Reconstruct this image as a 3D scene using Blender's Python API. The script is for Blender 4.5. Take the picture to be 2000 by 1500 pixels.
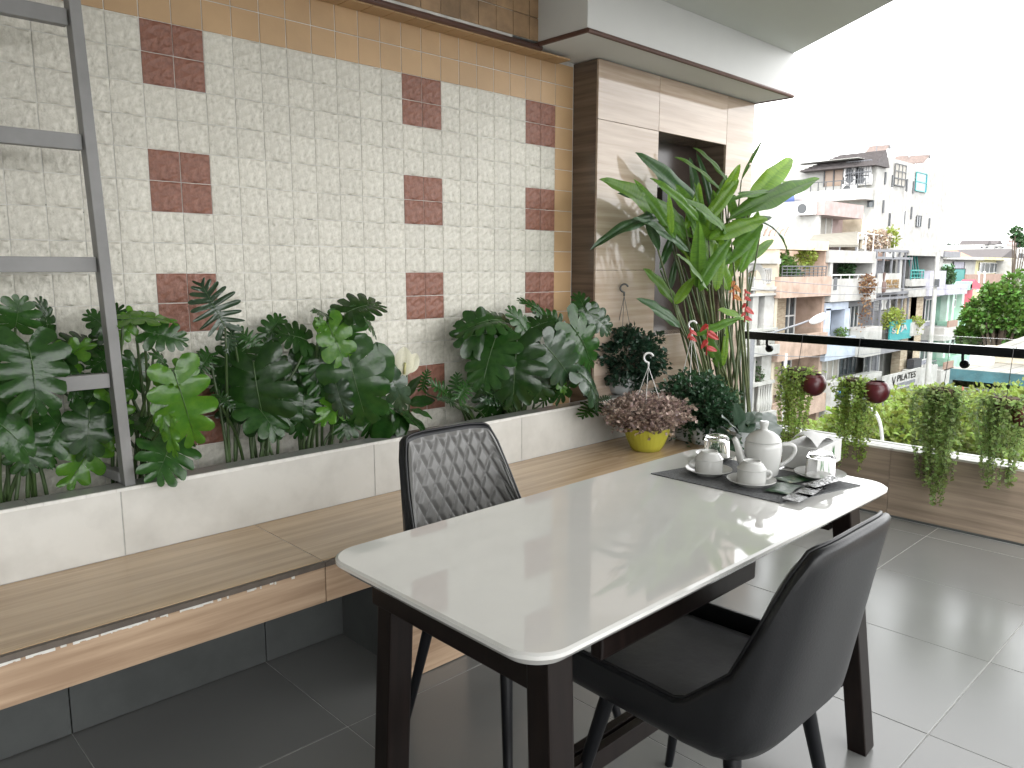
import bpy, bmesh, math, random
from mathutils import Vector, Matrix
R = math.radians
S = bpy.context.scene
COL = S.collection
for o in list(bpy.data.objects): bpy.data.objects.remove(o)

# ------------------------------------------------------------------ camera
CAM = Vector((0, 0, 1.34)); FPX = 1502.0
PITCH = math.atan(225 / FPX); AZ = R(46.3)
cam_d = bpy.data.cameras.new('camera'); cam = bpy.data.objects.new('camera', cam_d)
COL.objects.link(cam); S.camera = cam
cam_d.sensor_width = 36; cam_d.lens = FPX / 2000 * 36; cam_d.clip_start = .05; cam_d.clip_end = 2000
cam.location = CAM
cam.rotation_euler = (R(90) - PITCH, 0, AZ - R(90))

# ------------------------------------------------------------------ sky, sun, exposure
SUN_EL = R(58); SUN_AZ = R(205)       # direction the light comes from, counter-clockwise from +x
wd = bpy.data.worlds.new('World'); S.world = wd; wd.use_nodes = True
nt = wd.node_tree; nt.nodes.clear()
sky = nt.nodes.new('ShaderNodeTexSky'); sky.sky_type = 'NISHITA'; sky.sun_disc = False
sky.sun_elevation = SUN_EL; sky.sun_rotation = R(90) - SUN_AZ; sky.air_density = 1.3; sky.dust_density = 1.0; sky.ozone_density = .6
hs = nt.nodes.new('ShaderNodeHueSaturation'); hs.inputs['Saturation'].default_value = .02
bg = nt.nodes.new('ShaderNodeBackground'); bg.inputs['Strength'].default_value = .15
wo = nt.nodes.new('ShaderNodeOutputWorld')
nt.links.new(sky.outputs[0], hs.inputs['Color']); nt.links.new(hs.outputs[0], bg.inputs[0]); nt.links.new(bg.outputs[0], wo.inputs[0])
sd = bpy.data.lights.new('sun', 'SUN'); sd.energy = .5; sd.angle = R(12); sd.color = (1, .95, .88)
so = bpy.data.objects.new('sun', sd); COL.objects.link(so)
sv = Vector((math.cos(SUN_EL) * math.cos(SUN_AZ), math.cos(SUN_EL) * math.sin(SUN_AZ), math.sin(SUN_EL)))
so.rotation_euler = sv.to_track_quat('Z', 'Y').to_euler(); so.location = (0, 0, 30)
S.view_settings.view_transform = 'Standard'; S.view_settings.look = 'None'
S.view_settings.exposure = 2.6; S.view_settings.gamma = 1
S.render.engine = 'CYCLES'

# ------------------------------------------------------------------ helpers
FWD = Vector((math.cos(PITCH) * math.cos(AZ), math.cos(PITCH) * math.sin(AZ), -math.sin(PITCH)))
RGT = Vector((math.sin(AZ), -math.cos(AZ), 0)); UPV = RGT.cross(FWD)
def at(px, py, x=None, y=None, z=None):
    """the point of the place seen at photograph position px, py that lies on the given plane"""
    r = FWD + RGT * ((px - 1000) / FPX) + UPV * ((750 - py) / FPX)
    if y is not None: t = (y - CAM.y) / r.y
    elif x is not None: t = (x - CAM.x) / r.x
    else: t = (z - CAM.z) / r.z
    return CAM + r * t

MATS = {}
def mat(name, col, rough=.5, var=0., vs=6., col2=None, bump=0., bs=40., spec=.5, metal=0., coat=0., stretch=None,
        rnd=0., translucent=0., island=0., rough_var=0., wpos=False, contrast=(.35, .65), grime=0., detail=5.):
    if name in MATS: return MATS[name]
    m = bpy.data.materials.new(name); m.use_nodes = True; MATS[name] = m
    n = m.node_tree; N = n.nodes; L = n.links
    b = N['Principled BSDF']; out = N['Material Output']
    b.inputs['Roughness'].default_value = rough; b.inputs['Metallic'].default_value = metal
    b.inputs['Specular IOR Level'].default_value = spec
    if coat: b.inputs['Coat Weight'].default_value = coat; b.inputs['Coat Roughness'].default_value = .08
    c1 = (*col, 1); c2 = (*(col2 or tuple(x * (1 - var) for x in col)), 1)
    src = None
    if wpos: g = N.new('ShaderNodeNewGeometry'); src = g.outputs['Position']
    else: g = N.new('ShaderNodeTexCoord'); src = g.outputs['Object']
    if stretch:
        mp = N.new('ShaderNodeMapping'); mp.inputs['Scale'].default_value = stretch
        L.new(src, mp.inputs['Vector']); src = mp.outputs[0]
        if rnd:
            oi0 = N.new('ShaderNodeObjectInfo'); ml = N.new('ShaderNodeMath'); ml.operation = 'MULTIPLY'; ml.inputs[1].default_value = 37.
            L.new(oi0.outputs['Random'], ml.inputs[0]); L.new(ml.outputs[0], mp.inputs['Location'])
    colsock = None
    if var or col2:
        t = N.new('ShaderNodeTexNoise'); t.inputs['Scale'].default_value = vs; t.inputs['Detail'].default_value = detail
        t.inputs['Roughness'].default_value = .6
        L.new(src, t.inputs['Vector'])
        r = N.new('ShaderNodeValToRGB'); r.color_ramp.elements[0].position = contrast[0]; r.color_ramp.elements[1].position = contrast[1]
        r.color_ramp.elements[0].color = c2; r.color_ramp.elements[1].color = c1
        L.new(t.outputs['Fac'], r.inputs[0]); colsock = r.outputs[0]
        if rough_var:
            mr = N.new('ShaderNodeMapRange'); mr.inputs['To Min'].default_value = max(.02, rough - rough_var); mr.inputs['To Max'].default_value = rough + rough_var
            L.new(t.outputs['Fac'], mr.inputs[0]); L.new(mr.outputs[0], b.inputs['Roughness'])
    if grime:
        t2 = N.new('ShaderNodeTexNoise'); t2.inputs['Scale'].default_value = 2.3; t2.inputs['Detail'].default_value = 7
        g2 = N.new('ShaderNodeNewGeometry'); L.new(g2.outputs['Position'], t2.inputs['Vector'])
        r2 = N.new('ShaderNodeMapRange'); r2.inputs['From Min'].default_value = .35; r2.inputs['From Max'].default_value = .75
        r2.inputs['To Min'].default_value = 0; r2.inputs['To Max'].default_value = grime
        L.new(t2.outputs['Fac'], r2.inputs[0])
        mx = N.new('ShaderNodeMix'); mx.data_type = 'RGBA'; mx.blend_type = 'MULTIPLY'
        L.new(r2.outputs[0], mx.inputs[0])
        if colsock: L.new(colsock, mx.inputs[6])
        else: mx.inputs[6].default_value = c1
        mx.inputs[7].default_value = (.42, .40, .34, 1); colsock = mx.outputs[2]
    if rnd and not island:
        oi = N.new('ShaderNodeObjectInfo'); mr = N.new('ShaderNodeMapRange')
        mr.inputs['To Min'].default_value = 1 - rnd; mr.inputs['To Max'].default_value = 1 + rnd
        L.new(oi.outputs['Random'], mr.inputs[0]); sc = N.new('ShaderNodeVectorMath'); sc.operation = 'SCALE'
        if colsock: L.new(colsock, sc.inputs[0])
        else: sc.inputs[0].default_value = c1[:3]
        L.new(mr.outputs[0], sc.inputs['Scale']); colsock = sc.outputs[0]
    if island:
        h = N.new('ShaderNodeHueSaturation'); mr = N.new('ShaderNodeMapRange')
        mr.inputs['To Min'].default_value = 1 - island; mr.inputs['To Max'].default_value = 1 + island
        gi = N.new('ShaderNodeNewGeometry'); L.new(gi.outputs['Random Per Island'], mr.inputs[0])
        mh = N.new('ShaderNodeMapRange'); mh.inputs['To Min'].default_value = .48; mh.inputs['To Max'].default_value = .53
        L.new(gi.outputs['Random Per Island'], mh.inputs[0]); L.new(mh.outputs[0], h.inputs['Hue']); L.new(mr.outputs[0], h.inputs['Value'])
        if colsock: L.new(colsock, h.inputs['Color'])
        else: h.inputs['Color'].default_value = c1
        colsock = h.outputs[0]
    if colsock: L.new(colsock, b.inputs['Base Color'])
    else: b.inputs['Base Color'].default_value = c1
    if bump:
        t3 = N.new('ShaderNodeTexNoise'); t3.inputs['Scale'].default_value = bs; t3.inputs['Detail'].default_value = 6
        L.new(src, t3.inputs['Vector'])
        bp = N.new('ShaderNodeBump'); bp.inputs['Strength'].default_value = bump; bp.inputs['Distance'].default_value = .01
        L.new(t3.outputs['Fac'], bp.inputs['Height']); L.new(bp.outputs[0], b.inputs['Normal'])
    if translucent:
        tr = N.new('ShaderNodeBsdfTranslucent'); ms = N.new('ShaderNodeMixShader'); ms.inputs[0].default_value = translucent
        if colsock:
            h2 = N.new('ShaderNodeHueSaturation'); h2.inputs['Value'].default_value = 2.2; h2.inputs['Hue'].default_value = .485
            L.new(colsock, h2.inputs['Color']); L.new(h2.outputs[0], tr.inputs[0])
        else: tr.inputs[0].default_value = tuple(min(1, x * 2.2) for x in col) + (1,)
        L.new(b.outputs[0], ms.inputs[1]); L.new(tr.outputs[0], ms.inputs[2]); L.new(ms.outputs[0], out.inputs[0])
    return m

def glassmat(name, tint=(1, 1, 1), gloss=.08, rough=.02):
    if name in MATS: return MATS[name]
    m = bpy.data.materials.new(name); m.use_nodes = True; MATS[name] = m
    N = m.node_tree.nodes; L = m.node_tree.links; out = N['Material Output']; N.remove(N['Principled BSDF'])
    t = N.new('ShaderNodeBsdfTransparent'); t.inputs[0].default_value = (*tint, 1)
    g = N.new('ShaderNodeBsdfGlossy'); g.inputs['Roughness'].default_value = rough
    f = N.new('ShaderNodeFresnel'); f.inputs[0].default_value = 1.45
    ms = N.new('ShaderNodeMixShader'); L.new(f.outputs[0], ms.inputs[0]); L.new(t.outputs[0], ms.inputs[1]); L.new(g.outputs[0], ms.inputs[2])
    L.new(ms.outputs[0], out.inputs[0]); return m

class MB:
    def __init__(s): s.v = []; s.f = []
    def add(s, vs, fs):
        k = len(s.v); s.v += [tuple(v) for v in vs]; s.f += [tuple(i + k for i in f) for f in fs]; return s
    def box(s, x0, y0, z0, x1, y1, z1):
        x0, x1 = min(x0, x1), max(x0, x1); y0, y1 = min(y0, y1), max(y0, y1); z0, z1 = min(z0, z1), max(z0, z1)
        return s.add([(x0, y0, z0), (x1, y0, z0), (x1, y1, z0), (x0, y1, z0), (x0, y0, z1), (x1, y0, z1), (x1, y1, z1), (x0, y1, z1)],
                     [(0, 3, 2, 1), (4, 5, 6, 7), (0, 1, 5, 4), (1, 2, 6, 5), (2, 3, 7, 6), (3, 0, 4, 7)])
    def bar(s, a, b, w, h=None, up=Vector((0, 0, 1))):
        a = Vector(a); b = Vector(b); h = h or w; d = (b - a).normalized()
        if abs(d.dot(up)) > .98: up = Vector((0, 1, 0))
        x = d.cross(up).normalized() * w / 2; z = x.cross(d).normalized() * h / 2
        vs = [a - x - z, a + x - z, a + x + z, a - x + z, b - x - z, b + x - z, b + x + z, b - x + z]
        return s.add(vs, [(3, 2, 1, 0), (4, 5, 6, 7), (0, 1, 5, 4), (1, 2, 6, 5), (2, 3, 7, 6), (3, 0, 4, 7)])
    def tube(s, pts, rad, n=8, cap=True):
        pts = [Vector(p) for p in pts]; m = len(pts)
        rads = rad if isinstance(rad, (list, tuple)) else [rad] * m
        ref = Vector((0, 0, 1)); vs = []; fs = []; prev = None
        for i, p in enumerate(pts):
            d = (pts[min(i + 1, m - 1)] - pts[max(i - 1, 0)]).normalized()
            if prev is None:
                r0 = ref if abs(d.z) < .95 else Vector((1, 0, 0)); u = d.cross(r0).normalized()
            else: u = (prev - d * prev.dot(d)); u = u.normalized() if u.length > 1e-6 else d.orthogonal().normalized()
            prev = u; w = d.cross(u)
            for k in range(n):
                a = 2 * math.pi * k / n; vs.append(p + (u * math.cos(a) + w * math.sin(a)) * rads[i])
        for i in range(m - 1):
            for k in range(n):
                fs.append((i * n + k, i * n + (k + 1) % n, (i + 1) * n + (k + 1) % n, (i + 1) * n + k))
        if cap: fs.append(tuple(range(n))[::-1]); fs.append(tuple((m - 1) * n + k for k in range(n)))
        return s.add(vs, fs)
    def lathe(s, prof, n=24, c=(0, 0, 0), ribs=0, ribamp=0):
        vs = []; fs = []; m = len(prof); c = Vector(c)
        for r, z in prof:
            for k in range(n):
                a = 2 * math.pi * k / n; rr = r * (1 + ribamp * math.cos(ribs * a)) if ribs else r
                vs.append(c + Vector((rr * math.cos(a), rr * math.sin(a), z)))
        for i in range(m - 1):
            for k in range(n): fs.append((i * n + k, i * n + (k + 1) % n, (i + 1) * n + (k + 1) % n, (i + 1) * n + k))
        return s.add(vs, fs)
    def prism(s, poly, h0, h1, axis='z'):
        n = len(poly)
        def P(a, b, h): return (a, b, h) if axis == 'z' else ((a, h, b) if axis == 'y' else (h, a, b))
        vs = [P(a, b, h0) for a, b in poly] + [P(a, b, h1) for a, b in poly]
        fs = [tuple(range(n))[::-1], tuple(range(n, 2 * n))] + [(i, (i + 1) % n, n + (i + 1) % n, n + i) for i in range(n)]
        return s.add(vs, fs)
    def mesh(s, name, m, smooth=False, bevel=0, seg=2):
        me = bpy.data.meshes.new(name); me.from_pydata(s.v, [], s.f); 
        bm = bmesh.new(); bm.from_mesh(me)
        bmesh.ops.recalc_face_normals(bm, faces=bm.faces)
        if bevel:
            es = [e for e in bm.edges if len(e.link_faces) == 2 and e.calc_face_angle(0) > .5]
            bmesh.ops.bevel(bm, geom=es, offset=bevel, segments=seg, affect='EDGES', profile=.6)
        bm.to_mesh(me); bm.free()
        if m: me.materials.append(m)
        if smooth:
            for p in me.polygons: p.use_smooth = True
            if smooth is not True: me.set_sharp_from_angle(angle=R(smooth))
        return me
    def build(s, name, m, parent=None, smooth=False, bevel=0, seg=2, local=False, kind=None, label=None):
        me = s.mesh(name, m, smooth, bevel, seg)
        return link(name, me, parent, (0, 0, 0), local=local, kind=kind, label=label)

def wloc(o):
    v = Vector((0, 0, 0))
    while o is not None: v += o.location; o = o.parent
    return v
def link(name, me, parent=None, loc=(0, 0, 0), local=False, kind=None, label=None, rot=None, scale=None):
    o = bpy.data.objects.new(name, me); COL.objects.link(o)
    if parent is not None:
        o.parent = parent; o.location = Vector(loc) if local else Vector(loc) - wloc(parent)
    else: o.location = loc
    if rot is not None: o.rotation_euler = rot
    if scale is not None: o.scale = scale
    if kind: o['kind'] = kind
    if label: o['label'] = label
    return o
def thing(name, label, cat, loc=(0, 0, 0), rz=0, group=None):
    o = bpy.data.objects.new(name, None); COL.objects.link(o); o.empty_display_size = .1
    o.location = loc; o.rotation_euler = (0, 0, rz); o['label'] = label; o['category'] = cat
    if group: o['group'] = group
    return o
def tag(o, label, cat, group=None):
    o['label'] = label; o['category'] = cat
    if group: o['group'] = group
    return o
def struct(o): o['kind'] = 'structure'; return o
def bez(a, b, c, d, n=8):
    a, b, c, d = Vector(a), Vector(b), Vector(c), Vector(d); out = []
    for i in range(n + 1):
        t = i / n; out.append(a * (1 - t) ** 3 + b * 3 * t * (1 - t) ** 2 + c * 3 * t * t * (1 - t) + d * t ** 3)
    return out
def rrect(x0, y0, x1, y1, r, n=6):
    pts = []
    for cx, cy, a0 in ((x1 - r, y1 - r, 0), (x0 + r, y1 - r, 90), (x0 + r, y0 + r, 180), (x1 - r, y0 + r, 270)):
        for k in range(n + 1):
            a = R(a0 + 90 * k / n); pts.append((cx + r * math.cos(a), cy + r * math.sin(a)))
    return pts
# ================================================================== the balcony
BX = 3.62; W = 2.64; YC = 2.48; YP = 2.376; YB = 1.925; PX = 4.29; PXO = 4.40; ZL = .70; ZB = .495; ZS = 2.325; ZC = 2.569
random.seed(4)
m_floor = mat('grey_porcelain', (.195, .197, .19), .23, var=.12, vs=2.2, rnd=.06, contrast=(.1, .9), detail=3., rough_var=.10, wpos=True, spec=.65)
m_grout = mat('grout', (.42, .42, .40), .9, var=.3, vs=30)
m_grout_d = mat('pale_wall_grout', (.74, .73, .69), .9, var=.35, vs=9)
def relief_mat(name, c, c2):
    m = mat(name, c, .42, col2=c2, vs=55, bump=.9, bs=34, rnd=.045, spec=.45, grime=.07, detail=6.)
    return m
m_cream = relief_mat('cream_relief_glaze', (.71, .685, .61), (.55, .53, .46))
m_brown = relief_mat('brown_relief_glaze', (.30, .135, .092), (.205, .088, .06))
m_tan = mat('tan_matt_glaze', (.52, .34, .18), .45, var=.12, vs=5, rnd=.035, wpos=True, bump=.05, bs=60, grime=.10)
def wood_stone(name, c, c2, axis, rough=.2, sc=1., rnd=.06):
    st = {'x': (.7, 15, 15), 'y': (15, .7, 15), 'z': (15, 15, .7)}[axis]
    return mat(name, c, rough, col2=c2, vs=2.4 * sc, stretch=st, rnd=rnd, wpos=True, contrast=(.36, .64), spec=.5, detail=7., rough_var=.05)
m_bench = wood_stone('wood_look_stone', (.60, .44, .28), (.43, .30, .18), 'x', .22)
m_bench_f = wood_stone('wood_look_fascia', (.52, .375, .255), (.33, .22, .14), 'x', .32)
m_para = wood_stone('wood_look_parapet', (.31, .245, .185), (.19, .148, .11), 'y', .3)
m_col = wood_stone('polished_veined_stone', (.54, .44, .355), (.41, .315, .24), 'x', .07)
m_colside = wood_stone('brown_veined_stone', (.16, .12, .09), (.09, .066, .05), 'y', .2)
m_marble = mat('pale_marble', (.60, .585, .545), .2, col2=(.46, .445, .41), vs=4.2, wpos=True, rnd=.03, contrast=(.3, .6), grime=.1, spec=.5)
m_ledge = mat('grey_ledge_stone', (.30, .305, .285), .2, var=.2, vs=7, wpos=True)
m_dark = mat('charcoal_tile', (.075, .08, .078), .35, var=.25, vs=5, wpos=True, rnd=.1)
m_white = mat('white_plaster', (.66, .665, .65), .75, var=.05, vs=2, wpos=True, bump=.05, bs=90, grime=.06)
m_ceil = mat('ceiling_paint', (.62, .63, .60), .8, var=.04, vs=1.5, wpos=True)
m_trim = mat('brown_trim', (.12, .06, .045), .4, var=.3, vs=12)
m_soil = mat('soil', (.035, .026, .018), .95, var=.5, vs=40, bump=.6, bs=60)
m_chip = mat('chipped_white_edge', (.70, .69, .65), .7, var=.15, vs=40)

# floor
fl = struct(MB().box(-3, -5, -.25, PXO, W, -.0014).build('balcony_floor', m_grout))
tile_me = MB().box(-.2985, -.2985, -.012, .2985, .2985, 0).mesh('floor_tile', m_floor, bevel=.0012, seg=1)
for i in range(-5, 5):
    for j in range(-4, 3):
        cx = 1.70 + .6 * i + .3; cy = .655 + .6 * j + .3
        if cx > 4.2 or cx < -1.2 or cy > 2.5: continue
        if j == 2 and cx < 1.3 and False: continue
        o = link('floor_tile', tile_me, fl, (cx, cy, random.uniform(-.0006, .0006)))
# narrow cut row against the parapet
cut_me = MB().box(-.09, -.2985, -.012, .09, .2985, 0).mesh('floor_tile', m_floor, bevel=.0012, seg=1)
for j in range(-4, 3): link('floor_tile', cut_me, fl, (4.10 + .0935, .655 + .6 * j + .3, 0))

# tiled wall
def relief_mesh(name, m, w, h, seed, amp, jit=1):
    rnd = random.Random(seed); n = 18; b = MB(); vs = []; fs = []
    hs = [[0] * (n + 1) for _ in range(n + 1)]
    bumps = [(rnd.random(), rnd.random(), rnd.uniform(.06, .17), rnd.uniform(-.7, 1)) for _ in range(30)]
    ridges = [(rnd.random(), rnd.uniform(.1, .9), rnd.uniform(-1.2, 1.2), rnd.uniform(.025, .06)) for _ in range(8)]
    rnd = random.Random(jit)
    for i in range(n + 1):
        for j in range(n + 1):
            u, v = i / n, j / n; e = min(u, 1 - u, v, 1 - v)
            z = sum(a * math.exp(-((u - x) ** 2 + (v - y) ** 2) / s ** 2) for x, y, s, a in bumps)
            z += sum(.8 * math.exp(-abs((u - x) * math.cos(t) + (v - y) * math.sin(t)) / s) for x, y, t, s in ridges)
            z = amp * (z * .42 + rnd.uniform(-.16, .16) + .15) * min(1, e * 22)
            vs.append(((u - .5) * w, -z , (v - .5) * h))
    for i in range(n):
        for j in range(n): fs.append((i * (n + 1) + j, (i + 1) * (n + 1) + j, (i + 1) * (n + 1) + j + 1, i * (n + 1) + j + 1))
    b.add(vs, fs)
    per = [(i, 0) for i in range(n)] + [(n, j) for j in range(n)] + [(i, n) for i in range(n, 0, -1)] + [(0, j) for j in range(n, 0, -1)]
    k0 = len(b.v)
    for i, j in per: x, y, z = vs[i * (n + 1) + j]; b.v.append((x, .006, z))
    for q in range(len(per)):
        a = per[q][0] * (n + 1) + per[q][1]; a2 = per[(q + 1) % len(per)]; c = a2[0] * (n + 1) + a2[1]
        b.f.append((a, c, k0 + (q + 1) % len(per), k0 + q))
    return b.mesh(name, m, smooth=50)
TW, TH = .0998, .0987
G = .0028
cream_me = [relief_mesh('cream_tile', m_cream, TW - G, TH - G, 11, .0074 * a, k) for k, a in enumerate((1, .85, 1.12, .95))]
brown_me = relief_mesh('brown_tile', m_brown, TW - G, TH - G, 11, .0074)
tan_me = MB().box(-(TW - G) / 2, -.004, -(TH - G) / 2, (TW - G) / 2, .006, (TH - G) / 2).mesh('tan_tile', m_tan, bevel=.0012, seg=1)
wall = thing('tiled_wall', 'wall of cream relief tiles with brown four-tile squares and tan border', 'wall', (.9, W, 0))
MB().box(-3.2, W, 0, 2.94, W + .2, 2.9).build('wall_core', m_grout_d, wall)
X0 = .912; ZT = 2.115
ncol_right = 19
cream_far = MB()
for c in range(-10, ncol_right):
    x = X0 + (c + .5) * TW
    for r in range(-2, 17):
        z = ZT - (r + .5) * TH
        if r < 0:
            if z < 2.32: link('tan_tile', tan_me, wall, (x, W + .0018, z))
            continue
        redc = c in (0, 1, 10, 11, 17, 18, -10, -9); redr = r % 4 in (0, 1)
        me, nm = (brown_me, 'brown_tile') if (redc and redr) else (random.choice(cream_me), 'cream_tile')
        if c < -6 or z < .57: continue
        link(nm, me, wall, (x + random.uniform(-.0004, .0004), W - .0026 + random.uniform(-.0006, .0004), z + random.uniform(-.0004, .0004)), rot=(random.uniform(-.006, .006), random.uniform(-.005, .005), random.uniform(-.006, .006)))
xr = X0 + ncol_right * TW
edge_me = MB().box(-(2.936 - xr - G) / 2, -.004, -(TH - G) / 2, (2.936 - xr - G) / 2, .006, (TH - G) / 2).mesh('tan_tile', m_tan, bevel=.0012, seg=1)
for r in range(-2, 16): link('tan_tile', edge_me, wall, ((xr + 2.936) / 2, W + .0018, ZT - (r + .5) * TH))
# dark cracks of missing grout
for px, py in ((280, 470), (570, 425), (605, 428), (658, 450), (90, 400), (165, 415), (905, 489)):
    p = at(px, py, y=W); MB().box(p.x - .012, W - .0005, p.z - .0022, p.x + .012, W - .0003, p.z + .0022).build('grout_gap', m_dark, wall)

# tan header above the wall
hd = thing('tile_header', 'tan tiled header beam with brown edge trim above the cream wall', 'beam', (.9, W, ZS - .01))
MB().box(-3, 2.55, 2.312, 2.44, W + .2, 2.9).build('core', m_grout_d, hd)
MB().box(2.44, 2.553, 2.345, 2.60, W + .2, 2.9).build('plaster_pier', mat('dirty_plaster', (.50, .52, .51), .8, var=.45, vs=9, wpos=True, contrast=(.3, .6)), hd)
htile = MB().box(-(TW - G) / 2, 0, -(TH - G) / 2, (TW - G) / 2, .008, (TH - G) / 2).mesh('tan_tile', mat('stained_tan_glaze', (.42, .27, .15), .5, var=.35, vs=14, wpos=True, rnd=.1, grime=.5), bevel=.001, seg=1)
stile = MB().box(-(TW - G) / 2, -.043, -.004, (TW - G) / 2, .043, .004).mesh('tan_tile', m_tan, bevel=.001, seg=1)
for c in range(-8, 16):
    x = 2.44 - (c + .5) * TW
    for r in range(2): link('tan_tile', htile, hd, (x, 2.546, 2.345 + (r + .5) * TH))
for c in range(-2, 18):
    link('tan_tile', stile, hd, (2.62 - (c + .5) * TW, 2.596, 2.310))
MB().tube([(-1, 2.547, 2.322), (2.615, 2.547, 2.322)], .0125, 8).build('edge_trim', m_trim, hd, smooth=True)

# white beam over the column
bm_ = thing('white_beam', 'white plastered beam with brown edge trim above the stone column', 'beam', (3.5, 2.35, ZS))
MB().box(2.595, 2.255, ZS + .004, 4.41, W + .2, ZC + .05).build('beam_body', m_white, bm_, bevel=.004)
tr = MB(); tr.tube([(2.592, 2.56, ZS + .008), (2.592, 2.252, ZS + .008), (4.412, 2.252, ZS + .008), (4.412, 2.60, ZS + .008)], .011, 8)
tr.build('edge_trim', m_trim, bm_, smooth=40)

# ceiling: its outer edge runs back diagonally from the beam
cl = MB().prism([(-3.2, 2.84), (4.40, 2.84), (4.40, 2.252), (1.3, -2.26), (1.3, -2.8), (-3.2, -2.8)], ZC, ZC + .15)
struct(cl.build('ceiling', m_ceil))
rear = thing('house_wall', 'plain plastered wall closing the balcony on the far left', 'wall', (-3.1, 0, 0))
MB().box(-3.2, -3.2, 0, -3.0, W, 2.56).build('wall_core', m_white, rear)

# planter
pl = thing('planter_box', 'long pale marble planter built along the tiled wall', 'planter', (1.5, YP, 0))
MB().box(-1.2, YP + .0018, .2, BX, YP + .078, ZL - .002).build('core', m_grout, pl)
xs = [-1.1, -.2, .68, 1.56, 2.33, 3.1, BX]
for a, b in zip(xs[:-1], xs[1:]):
    MB().box(a + .0015, YP, ZB + .002, b - .0015, YP + .013, ZL - .001).build('front_slab', m_marble, pl, bevel=.001, seg=1)
xs = [-1.1, -.35, .45, 1.25, 2.05, 2.85, BX]
for a, b in zip(xs[:-1], xs[1:]):
    MB().box(a + .001, YP + .006, ZL - .013, b - .001, YP + .082, ZL + .001).build('ledge_slab', m_ledge, pl, bevel=.0015, seg=1)
ch = MB(); x = -1.0; rr = random.Random(3)
while x < BX - .12:
    l = rr.uniform(.03, .11); ch.box(x, YP - .0012, ZL - .0068 - rr.uniform(0, .003), x + l - .001, YP + .0062, ZL + .0016); x += l
ch.build('chipped_edge', m_chip, pl, kind='stuff')
so_ = MB(); n = 60; vs = []; fs = []
for i in range(n + 1):
    for j in range(4):
        vs.append((-1.1 + (BX + 1.1) * i / n, YP + .07 + .21 * j / 3, .60 + random.uniform(-.015, .02)))
for i in range(n):
    for j in range(3): fs.append((i * 4 + j, i * 4 + 4 + j, i * 4 + 5 + j, i * 4 + 1 + j))
so_.add(vs, fs).build('soil', m_soil, pl, smooth=True)
MB().box(BX - .013, YP + .0135, 0, BX, W - .16, ZL - .014).build('end_slab', m_marble, pl, bevel=.001, seg=1)

# bench
be = thing('stone_bench', 'long wood-look stone bench cantilevered below the planter', 'bench', (1.5, YB, 0))
MB().box(-1.2, YB + .015, .375, BX - .001, YP - .006, ZB - .0015).build('core', m_grout, be)
xs = [-1.2, -.02, 1.085, 1.90, 2.70, BX]
for a, b in zip(xs[:-1], xs[1:]):
    MB().box(a + .0012, YB + .0135, ZB - .014, b - .0012, YP + .012, ZB).build('top_slab', m_bench, be, bevel=.001, seg=1)
    MB().box(a + .0012, YB, .372, b - .0012, YB + .0125, ZB - .017).build('front_slab', m_bench_f, be, bevel=.001, seg=1)
    MB().box(a + .0012, YB - .001, ZB - .016, b - .0012, YB + .013, ZB - .0015).build('edge_strip', mat('worn_edge', (.13, .105, .085), .5, var=.3, vs=20), be)
ch = MB(); x = -1.1
while x < 1.0:
    l = rr.uniform(.003, .016)
    if rr.random() < .8 - .5 * (x > .75): ch.box(x, YB - .0022, ZB - .019 - rr.uniform(0, .004), x + l, YB + .002, ZB - .0155)
    x += l
ch.build('chipped_edge', m_chip, be, kind='stuff')
xs = [-1.2, -.1, .50, 1.10, 1.70, 2.3, 2.9, BX]
for a, b in zip(xs[:-1], xs[1:]):
    MB().box(a + .0015, YP - .004, .004, b - .0015, YP + .02, .37).build('back_panel', m_dark, be, bevel=.001, seg=1)
sp = MB().box(1.40, YB + .03, 0, 1.63, YP - .006, .374).build('support', m_dark, be, bevel=.001)
MB().box(1.392, YB + .012, .004, 1.632, YB + .029, .371).build('support_facing', m_bench_f, be, bevel=.001)
MB().box(3.37, YB + .03, 0, 3.60, YP - .006, .374).build('support', m_dark, be, bevel=.001)
MB().box(3.362, YB + .012, .004, 3.602, YB + .029, .371).build('support_facing', m_bench_f, be, bevel=.001)

# column with niche
co = thing('stone_column', 'polished veined beige stone column with a dark recessed niche', 'column', (3.66, YC, 0))
NX0, NX1, NZ0, NZ1 = 3.43, 4.085, .98, 2.05
MB().box(2.955, YC + .35, 0, 4.37, YC + .45, 2.33).build('core', m_dark, co)
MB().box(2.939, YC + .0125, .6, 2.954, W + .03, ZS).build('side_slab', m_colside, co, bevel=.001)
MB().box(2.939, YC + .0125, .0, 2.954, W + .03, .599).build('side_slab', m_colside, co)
def slab(x0, z0, x1, z1): MB().box(x0 + .001, YC, z0 + .001, x1 - .001, YC + .012, z1 - .001).build('face_slab', m_col, co, bevel=.0008, seg=1)
slab(2.938, 0, 3.43, 1.333); slab(2.938, 1.333, 3.43, NZ1); slab(2.938, NZ1, 3.43, ZS)
slab(3.43, 0, 4.09, NZ0); slab(3.43, NZ1, 4.09, ZS)
slab(4.09, 0, 4.395, 1.333); slab(4.09, 1.333, 4.395, ZS)
MB().box(4.38, YC + .0125, 0, 4.394, YC + .45, ZS).build('side_slab', m_col, co)
ND = .20
m_niche = mat('niche_dark_brown', (.06, .045, .038), .2, var=.3, vs=4)
MB().box(NX0 - .012, YC + .0125, NZ0, NX0, YC + ND, NZ1).build('niche_side', m_col, co)
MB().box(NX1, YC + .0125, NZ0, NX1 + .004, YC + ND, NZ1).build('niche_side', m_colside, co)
MB().box(NX0, YC + .0125, NZ1, NX1, YC + ND, NZ1 + .012).build('niche_head', m_colside, co)
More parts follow.
